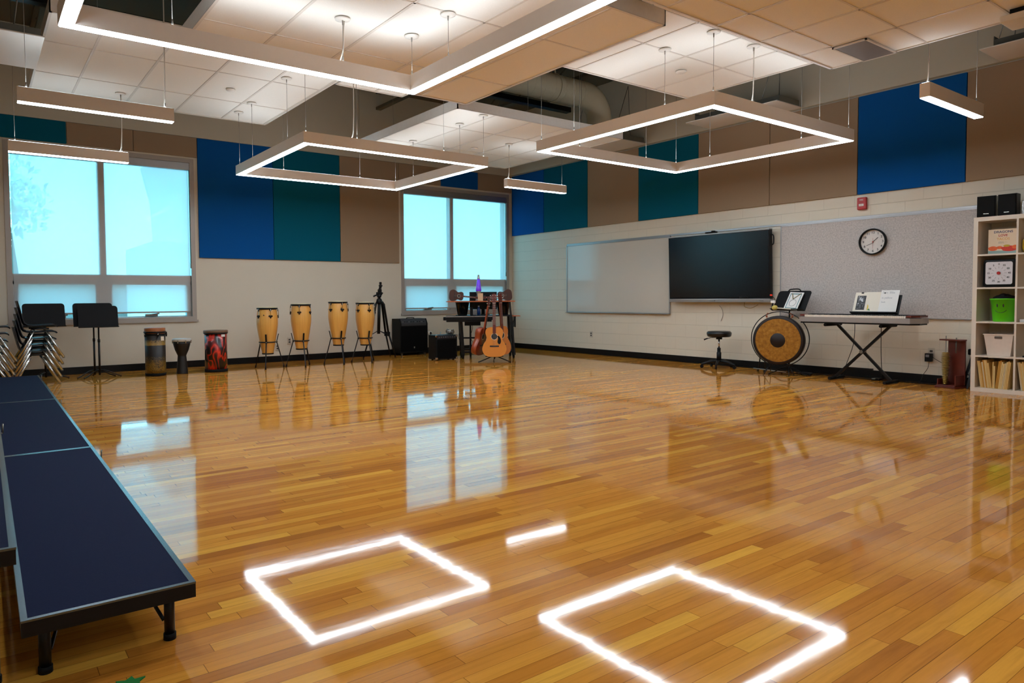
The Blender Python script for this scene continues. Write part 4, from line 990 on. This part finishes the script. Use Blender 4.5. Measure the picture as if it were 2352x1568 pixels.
def make_cstand(loc, rz, lab, zr, rr_, legs):
    t = thing('conga_stand', lab, 'stand', loc, rz, 'black three-leg conga stands')
    G().tube([((rr_+.006)*math.cos(a), (rr_+.006)*math.sin(a), zr) for a in [R_(q) for q in range(0, 360, 12)]], .010, 8, True).put('hoop', M['blackm'], t)
    for k, a in enumerate(legs):
        a = R_(a); c, s = math.cos(a), math.sin(a); r1 = rr_+.018
        l = G().bar((c*r1, s*r1, zr), (c*.245, s*.245, .02), .017, .012, (c, s, 0)).put('leg', M['blackm'], t)
        G().cyl((c*.247, s*.247, 0), (c*.24, s*.24, .045), .015, .010, 10).put('rubber_foot', M['rubber'], l)
        G().bar((c*(r1-.006), s*(r1-.006), zr-.02), (c*(r1+.030), s*(r1+.030), zr+.125), .026, .008, (c, s, 0)).put('holding_arm', M['blackm'], t)
        G().ball((c*(r1+.012), s*(r1+.012), zr), .007, 8).put('wing_bolt', M['chrome'], t)
    return t
CG = [(-5.695, -.97, .22, 'leftmost conga, hanging lowest in its stand', -60, 26), (-5.165, -1.02, .27, 'second conga from the left, its tuning plates off centre', -18, 85),
      (-4.525, -1.02, .303, 'third conga from the left, the highest one', -58, 75), (-4.02, -1.0, .283, 'rightmost conga, partly covering the camera tripod', -60, 80)]
WL = ['under the leftmost conga', 'under the second conga from left', 'under the third conga from left', 'under the rightmost conga']
for i, (x, y, z, lab, rot, _) in enumerate(CG):
    make_conga((x, y, z), 0, lab, R_(rot-31))
    zr = [.41, .412, .428, .41][i]
    u = zr-z; rh = .084+(.157-.084)*min(1, u/.40)*.92
    la = [(-118, -8, 120), (-98, 172, 38), (-95, 175, 42), (-92, 172, 30)][i]
    make_cstand((x, y, 0), 0, 'black tripod stand '+WL[i], zr, rh+.004, la)
for k, (x, a) in enumerate(((-5.72, 0), (-4.45, 40), (-3.96, 80))):
    pass
tag(G().prism([(-.014, 0), (.014, 0), (0, .026)], -.001, .001).put('maker_mark', M['ink'], None, (-5.745, -1.127, .80)), 'tiny black triangle mark on the leftmost conga', 'mark')
bpy.data.objects.remove(bpy.data.objects['maker_mark'])
congas = [o for o in COL.objects if o.name.startswith('conga_drum')]
for o, a, zz in zip(congas, (-128, -200, -95, -92), (.60, .6, .61, .62)):
    if a == -200: continue
    r = .1565; c, s = math.cos(R_(a)), math.sin(R_(a))
    g = G().prism([(-.013, 0), (.013, 0), (0, .024)], -.0015, .0015); g.xf(Matrix.Translation((r*c, r*s, zz)) @ Matrix.Rotation(R_(a)+math.pi/2, 4, 'Z')).put('maker_mark', M['ink'], o)

# ------------------------------------------------------------------ camera tripod
t = thing('camera_tripod', 'tall black camera tripod with fluid head beside the rightmost conga', 'tripod', (-3.47, -.48, 0), 0)
G().tube([(-.02, 0, .46), (0, 0, 1.06)], .029, 12).cyl((-.02, 0, .44), (-.02, 0, .50), .028).put('centre_column', M['black'], t)
G().lathe([(.045, .98), (.055, 1.0), (.05, 1.05), (.03, 1.08)], 16).put('crown', M['black'], t)
for a, rf in ((-12, .29), (28, .34), (196, .40)):
    c, s = math.cos(R_(a)), math.sin(R_(a)); kx, ky, kz = c*rf*.58, s*rf*.58, .42
    l = G().tube([(c*.05, s*.05, 1.02), (c*.085, s*.085, .97), (kx, ky, kz)], [.018, .021, .020], 8).tube([(kx, ky, kz+.02), (c*rf, s*rf, .03)], [.017, .012], 8).box(kx-.022, kx+.022, ky-.02, ky+.02, kz-.03, kz+.05, .006).put('leg', M['black'], t)
    G().cyl((c*rf, s*rf, 0), (c*rf, s*rf, .045), .014, .011, 10).put('rubber_foot', M['rubber'], l)
    G().bar((-.02, 0, .50), (kx, ky, kz), .010).put('spreader_arm', M['black'], t)
G().tube([(-.04, .0, 1.02), (-.09, -.02, .97), (-.10, -.02, .84)], .007, 8).ball((-.10, -.02, .82), .016, 8).put('crank_handle', M['black'], t)
h = G().ball((0, 0, 1.12), .042, 14).box(-.05, .05, -.03, .03, 1.13, 1.19, .010).cyl((-.10, 0, 1.12), (-.04, 0, 1.14), .014).ball((-.105, 0, 1.115), .016, 8).put('fluid_head', M['black'], t)
G().box(-.02, .045, -.022, .022, 1.19, 1.24, .006).bar((.0, 0, 1.22), (.03, 0, 1.32), .024, .024).box(.0, .06, -.02, .02, 1.29, 1.315, .004).box(.012, .046, -.018, .018, 1.32, 1.37, .003).put('phone_clamp', M['black'], h)
G().tube([(-.04, 0, 1.15), (.02, -.02, 1.22), (.05, 0, 1.30)], .008, 8).ball((.065, 0, 1.17), .014, 8).ball((-.03, -.03, 1.20), .012, 8).put('pan_knobs', M['rubber'], h)

# ------------------------------------------------------------------ amplifiers
t = thing('large_amplifier', 'large black amplifier on casters against the window wall', 'amplifier', (-2.675, -.36, 0), 0)
G().prism([(0, .05), (0, .60), (.05, .69), (.31, .69), (.31, .05)], -.30, .30, 'yz').put('cabinet', mat('black_tolex', (9, 9, 10), .55, spec=.2, bump=.2, bscale=300), t)
G().box(-.28, .28, -.006, .0, .08, .545, .004).put('speaker_grille', mat('grille_cloth', (7, 7, 8), .85, spec=.1), t)
G().prism([(-.004, .56), (-.004, .603), (.045, .688), (.052, .684), (.004, .60), (.004, .56)], -.27, .27, 'yz').put('control_panel', mat('panel_grey', (70, 72, 76), .35, .5), t)
for k in range(11):
    x = -.24+k*.046; G().cyl((x, .018, .628), (x, .006, .634), .010, .008, 10).put('control_knob', M['rubber'] if k % 3 else M['steel'], t)
G().tube(catmull([(-.09, .14, .69), (-.06, .14, .708), (.06, .14, .708), (.09, .14, .69)], 4), .008, 8).put('carry_handle', M['black'], t)
G().box(-.012, .012, -.009, -.005, .135, .165, .002).put('badge', M['steel'], t)
for sx in (-1, 1):
    for y in (.04, .27):
        G().cyl((sx*.25-.011, y, .026), (sx*.25+.011, y, .026), .026, seg=14).box(sx*.25-.014, sx*.25+.014, y-.02, y+.02, .03, .055).put('caster', M['steel'] if y < .1 else M['rubber'], t)
t = thing('small_amplifier', 'small black amplifier cube in front of the desk legs', 'amplifier', (-2.765, -1.60, 0), R_(-3))
G().box(-.215, .215, 0, .27, .015, .435, .010).put('cabinet', mat('black_tolex_fine', (9, 9, 10), .55, spec=.2, bump=.2, bscale=300), t)
G().box(-.185, .185, -.005, .0, .04, .355, .003).put('speaker_grille', mat('grille_cloth_fine', (8, 8, 8), .85, spec=.1), t)
G().box(-.19, .19, -.006, .03, .372, .428, .004).put('control_panel', mat('panel_dark', (60, 60, 66), .3, .5), t)
for k in range(8): G().cyl((-.155+k*.044, -.014, .40), (-.155+k*.044, -.005, .40), .010, .011, 10).put('control_knob', M['steel'], t)
for sx in (-1, 1):
    for z in (.03, .42): G().box(sx*.2-.02, sx*.2+.02, -.008, .02, z-.02, z+.02, .006).put('corner_guard', M['chrome'], t)
    G().cyl((sx*.16, .05, 0), (sx*.16, .05, .016), .02, seg=12).cyl((sx*.16, .22, 0), (sx*.16, .22, .016), .02, seg=12).put('rubber_foot', M['rubber'], t)
t = thing('coiled_wire', 'silvery coil of wire heaped on top of the small amplifier', 'coil', (-2.60, -1.46, .437), 0)
for k in range(9):
    r = random.Random(k); tl = Matrix.Rotation(r.uniform(-.6, .6), 4, 'X') @ Matrix.Rotation(r.uniform(-.6, .6), 4, 'Y')
    G().tube([(.075*math.cos(a), .07*math.sin(a), 0) for a in [R_(q) for q in range(0, 360, 20)]], .0035, 6, True).xf(Matrix.Translation((0, 0, .048)) @ tl).put('wire_loop', M['chrome'], t)
G().ball((0, 0, .035), .05, 12, (1.3, 1.2, .7)).put('coil_bundle', M['alum'], t)
t = thing('paper_roll', 'white cardboard roll standing between the two amplifiers', 'roll', (-2.30, -.30, .40), 0)
G().lathe([(.028, -.05), (.045, -.05), (.045, .30), (.028, .30)], 24, axis='y', cap=False).put('roll_wall', M['cream'], t)
t = thing('metal_rods', 'bundle of silvery metal rods leaning between the two amplifiers', 'rods', (-2.36, -.62, 0), 0)
for k in range(5): G().tube([(.02+.03*k-.02, -.05+.03*k, .012), (.20+.02*k, .18+.02*k, .30+.03*k)], .012, 8).put('rod', M['chrome'], t)
G().box(.02, .2, .1, .2, .22, .36, .03).put('wrapped_end', M['alum'], t)

# ------------------------------------------------------------------ media desk in the corner
DX, DY, DA = -2.45, -1.60, R_(-30)
def dloc(x, y, z): return (DX+x*math.cos(DA)-y*math.sin(DA), DY+x*math.sin(DA)+y*math.cos(DA), z)
t = thing('media_desk', 'black metal computer desk on casters with orange wooden shelves', 'desk', (DX, DY, 0), DA)
G().box(-.25, .955, .0, .34, 1.0, 1.02, .003).put('upper_shelf', M['orange'], t)
G().box(-.06, .93, .02, .52, .745, .765, .003).put('desk_top', M['black'], t)
G().box(.90, 1.05, .0, .24, .742, .757, .003).put('side_shelf', M['orange'], t)
for (x, a, b) in ((0, .02, .09), (.90, .02, .10)):
    G().bar((x-.01, .05, .745), (x+.03, .05, .055), .055, .045, (0, 1, 0)).put('leg', M['blackm'], t)
    G().bar((x, .45, .745), (x+.03, .45, .055), .045, .045, (0, 1, 0)).put('leg', M['blackm'], t)
G().bar((.20, .45, .745), (.20, .45, .055), .05, .03).put('leg', M['blackm'], t)
G().bar((.86, .02, 1.0), (.945, .0, .06), .03, .03).bar((.86, .33, 1.0), (.86, .4, .745), .03, .03).put('side_brace', M['blackm'], t)
G().bar((-.0, .32, 1.0), (-.0, .4, .765), .025).put('shelf_post', M['blackm'], t)
G().box(.02, .92, .44, .46, .33, .36).box(.02, .92, .03, .06, .10, .135).box(.03, .9, .44, .47, .12, .15).put('cross_bar', M['blackm'], t)
G().bar((.06, .06, .62), (.34, .06, .62), .05, .07).put('front_apron', M['blackm'], t)
G().box(.955, .97, .02, .2, .55, .745).bar((.96, .1, .74), (.92, .1, .55), .015).put('shelf_bracket', M['blackm'], t)
for x, y in ((.03, .05), (.93, .05), (.03, .45), (.2, .45), (.93, .45)):
    G().cyl((x-.016, y, .042), (x+.016, y, .042), .042, seg=16).cyl((x, y, .03), (x, y, .07), .010).box(x-.02, x+.02, y-.01, y+.02, .045, .07).put('caster', M['rubber'], t)
t = thing('synth_keyboard', 'black electronic keyboard jutting from the left of the corner desk', 'keyboard', dloc(-.335, -.255, .735), DA)
G().prism([(0, .0), (.03, -.02), (.9, -.02), (.9, .22), (.10, .24)], -.045, .012, 'xy').put('keyboard_case', M['black'], t)
g = G()
for i in range(34): g.box(.05+i*.0235, .05+i*.0235+.0222, -.005, .11, .010, .022, .001)
g.put('white_keys', mat('key_ivory', (190, 170, 160), .35), t)
G().box(.05, .85, .055, .12, .021, .032).put('black_keys', M['black'], t)
G().prism([(.09, .12), (.88, .12), (.88, .21), (.14, .23)], .012, .02, 'xy').put('control_panel', mat('synth_panel', (30, 40, 48), .25), t)
G().box(.06, .84, .02, .18, -.075, -.045).put('keyboard_mount', M['blackm'], t)
t = thing('computer_monitor', 'black flat monitor standing behind the ukuleles on the desk', 'monitor', dloc(.435, .40, .766), DA)
G().box(-.25, .25, 0, .03, .10, .415, .005).put('monitor_screen', M['black'], t)
G().box(-.03, .03, .03, .06, 0, .2).box(-.11, .11, -.04, .1, 0, .012).put('monitor_foot', M['rubber'], t)
def bin_(x, y, lab):
    t = thing('waste_bin', lab, 'bin', dloc(x, y, .766), DA, 'black bins under the wooden desk shelf')
    G().lathe([(.085, 0), (.125, .225), (.130, .225), (.130, .232), (.118, .232), (.080, .006)], 28, cap=False).lathe([(.085, 0), (.085, .006)], 28).put('bin_wall', mat('gloss_black_bin', (9, 10, 12), .2), t)
bin_(.03, .15, 'black tapered bin under the left end of the wooden shelf'); bin_(.765, .16, 'black tapered bin under the right end of the wooden shelf')
t = thing('blue_bottle', 'blue bottle standing under the middle of the wooden shelf', 'bottle', dloc(.33, .22, .766), DA)
G().lathe([(.03, 0), (.032, .10), (.015, .13), (.012, .15)], 18).put('bottle_body', mat('blue_plastic', (20, 60, 130), .3), t); G().cyl((0, 0, .15), (0, 0, .165), .014).put('bottle_cap', M['white'], t)
t = thing('tissue_box', 'small pale box under the middle of the wooden shelf', 'box', dloc(.25, .30, .766), DA); G().box(-.04, .05, 0, .08, 0, .07, .006).put('box_body', M['alum'], t)
t = thing('desk_phone', 'small black device beside the left bin under the shelf', 'device', dloc(.19, .12, .766), DA); G().box(-.025, .025, -.02, .04, 0, .14, .006).put('device_body', M['black'], t)
# ukuleles
def instrument(name, lab, cat, loc, rz, S, m_top, m_side, roll=0, group=None, guard=True, tilt=0., pegs=6, slim=1.):
    t = thing(name, lab, cat, loc, rz, group)
    MM = Matrix.Rotation(tilt, 4, 'X') @ Matrix.Rotation(roll, 4, 'Y') @ Matrix.Diagonal((S*slim, S, S, 1))
    hw = [(.0, .0), (.09, .004), (.16, .035), (.196, .10), (.198, .15), (.175, .215), (.138, .27), (.126, .30), (.132, .345), (.146, .395), (.138, .445), (.10, .482), (.04, .492), (0, .494)]
    c = catmull(hw, 4); outl = [(a, b) for a, b in c]+[(-a, b) for a, b in reversed(c[1:-1])]
    G().prism(outl, 0.002, .098, smooth=True).xf(MM).put('body_sides', m_side, t)
    G().prism(outl, -.002, .002).xf(MM).put('top_board', m_top, t)
    so = G().lathe([(.001, -.0026), (.048, -.0026)], 28, (0, 0, .335), axis='y', cap=False).xf(MM).put('sound_hole', M['ink'], t)
    G().lathe([(.050, -.0028), (.057, -.0028)], 28, (0, 0, .335), axis='y', cap=False).xf(MM).put('rosette', M['cream'], so)
    G().box(-.075, .075, -.008, -.002, .165, .188, .002).xf(MM).put('bridge', M['ink'], t)
    G().box(-.026, .026, -.012, .012, .40, .885, .003).xf(MM).put('neck', m_side, t)
    G().box(-.0255, .0255, -.0145, -.012, .385, .885, .0005).xf(MM).put('fretboard', M['redwood'], t)
    g = G()
    for k in range(14): z = .885-.64*(1-2**(-(k+1)/12)); g.box(-.0255, .0255, -.0155, -.0145, z-.001, z+.001)
    g.xf(MM).put('frets', M['chrome'], t)
    G().box(-.026, .026, -.0175, -.012, .883, .889).xf(MM).put('nut', M['cream'], t)
    G().prism([(-.026, .885), (.026, .885), (.038, .92), (.036, 1.035), (0, 1.045), (-.036, 1.035), (-.038, .92)], -.008, .008).xf(MM).put('headstock', M['redwood'], t)
    for k in range(pegs//2):
        for s in (-1, 1):
            G().cyl((s*.036, .002, .93+k*.04), (s*.056, .002, .93+k*.04), .004, seg=6).ball((s*.060, .002, .93+k*.04), .010, 8).cyl((s*.02, -.008, .93+k*.04), (s*.02, -.014, .93+k*.04), .005, seg=8).xf(MM).put('tuning_peg', M['chrome'], t)
    g = G()
    for k in range(6): x = -.018+.0072*k; g.bar((x*1.3, -.010, .177), (x, -.018, .886), .0009)
    g.xf(MM).put('strings', M['chrome'], t)
    if guard:
        G().prism(catmull([(.050, .345), (.080, .34), (.104, .30), (.110, .25), (.092, .212), (.066, .215), (.050, .25), (.060, .30)], 4, True), -.0034, -.002).xf(MM).put('pick_guard', M['black'], t)
    return t
spruce = mat('honey_spruce', (216, 134, 46), .3, coat=.4, var=.06, nscale=8); maho = mat('red_mahogany', (120, 48, 24), .3, coat=.5, var=.2, nscale=10); dkm = mat('dark_mahogany', (64, 24, 16), .35, coat=.4, var=.2, nscale=14)
spr2 = mat('amber_spruce', (206, 122, 44), .28, coat=.5, var=.1, nscale=8)
# ukuleles lie on their long edge on the shelf, heads towards the middle
instrument('ukulele', 'dark brown ukulele at the left end of the wooden shelf', 'ukulele', dloc(-.20, .18, 1.128), DA, .52, dkm, dkm, R_(96), 'ukuleles on the wooden shelf', False, 0, 4)
instrument('ukulele', 'dark brown ukulele at the right end of the wooden shelf', 'ukulele', dloc(.925, .16, 1.128), DA, .52, dkm, dkm, R_(-96), 'ukuleles on the wooden shelf', False, 0, 4)
# lava lamp
t = thing('lava_lamp', 'purple lava lamp with silver cap on the wooden shelf', 'lamp', dloc(.33, .22, 1.021), DA)
G().lathe([(.055, 0), (.056, .006), (.030, .085), (.028, .10), (.045, .165), (.046, .172)], 28).put('lamp_base', M['alum'], t)
lv = N('purple_fluid'); tcl = lv.n('TexCoord'); sl = lv.n('SeparateXYZ'); lv.l(tcl.outputs['Object'], sl.inputs[0])
cl_ = lv.ramp(sl.outputs['Z'], [(.17, lin((96, 30, 190))), (.34, lin((110, 70, 230)))])
lv.bsdf(Base_Color=cl_, Roughness=.12, Coat_Weight=.6, Emission_Color=cl_, Emission_Strength=.35)
G().lathe([(.046, .172), (.052, .19), (.048, .22), (.024, .40)], 28).put('glass_bottle', lv.m, t)
G().lathe([(.026, .39), (.025, .40), (.015, .462), (.010, .464)], 24).put('silver_cap', M['alum'], t)
t = thing('shelf_card', 'small beige note card standing in front of the lava lamp', 'card', dloc(.345, .06, 1.021), DA)
G().box(-.045, .045, 0, .002, 0, .135).put('card_sheet', mat('beige_card', (214, 180, 142), .6), t)
# guitars on a carousel stand
GX, GY, GAm = -2.42, -2.50, R_(-35)
def gl_(x, y, z): return (GX+x*math.cos(GAm)-y*math.sin(GAm), GY+x*math.sin(GAm)+y*math.cos(GAm), z)
t = thing('guitar_stand', 'black three-way guitar stand holding the guitars', 'guitar stand', gl_(.01, .10, 0), GAm)
G().tube([(0, 0, .05), (0, 0, .92)], .011).put('centre_post', M['blackm'], t)
for a in (200, 335, 90):
    c, s = math.cos(R_(a)), math.sin(R_(a))
    G().tube([(0, 0, .11), (c*.28, s*.28, .012)], .0095, 8).ball((c*.285, s*.285, .012), .0115, 8).put('stand_leg', M['blackm'], t)
for a in (-90, 150, 30):
    c, s = math.cos(R_(a)), math.sin(R_(a))
    G().tube([(0, 0, .09), (c*.06, s*.06, .085), (c*.17, s*.17, .09)], .008, 8).put('cradle_arm', M['rubber'], t)
    G().tube([(0, 0, .9), (c*.07, s*.07, .93)], .008, 8).put('neck_hook', M['rubber'], t)
instrument('acoustic_guitar', 'honey coloured acoustic guitar facing the room on the stand', 'guitar', gl_(.0, -.075, .10), GAm, 1.0, spruce, maho, 0, 'guitars on the three-way stand', True, R_(-3))
instrument('acoustic_guitar', 'reddish acoustic guitar seen from its side, left on the stand', 'guitar', gl_(-.235, .06, .12), GAm+R_(62), .94, maho, mat('orange_mahogany', (150, 62, 28), .28, coat=.5, var=.2, nscale=8), R_(0), 'guitars on the three-way stand', False, R_(11))
instrument('acoustic_guitar', 'glossy amber guitar half hidden at the right on the stand', 'guitar', gl_(.155, .11, .12), GAm+R_(42), .98, spr2, maho, 0, 'guitars on the three-way stand', False, R_(-4))
for i, (x, y, a) in enumerate(((.06, .42, 0), (.30, .42, 1))):
    tag(G().tube(catmull([(0, 0, 0), (.02, 0, -.12), (-.02, .01, -.28), (.03, .02, -.42), (.0, .03, -.60)], 6), .004, 6).put('desk_cable', M['black'], None, dloc(-.07+x*.9, y-.2, .66), DA), ['thin cable hanging at the left of the corner desk', 'thin cable hanging at the middle of the corner desk'][i], 'cable')
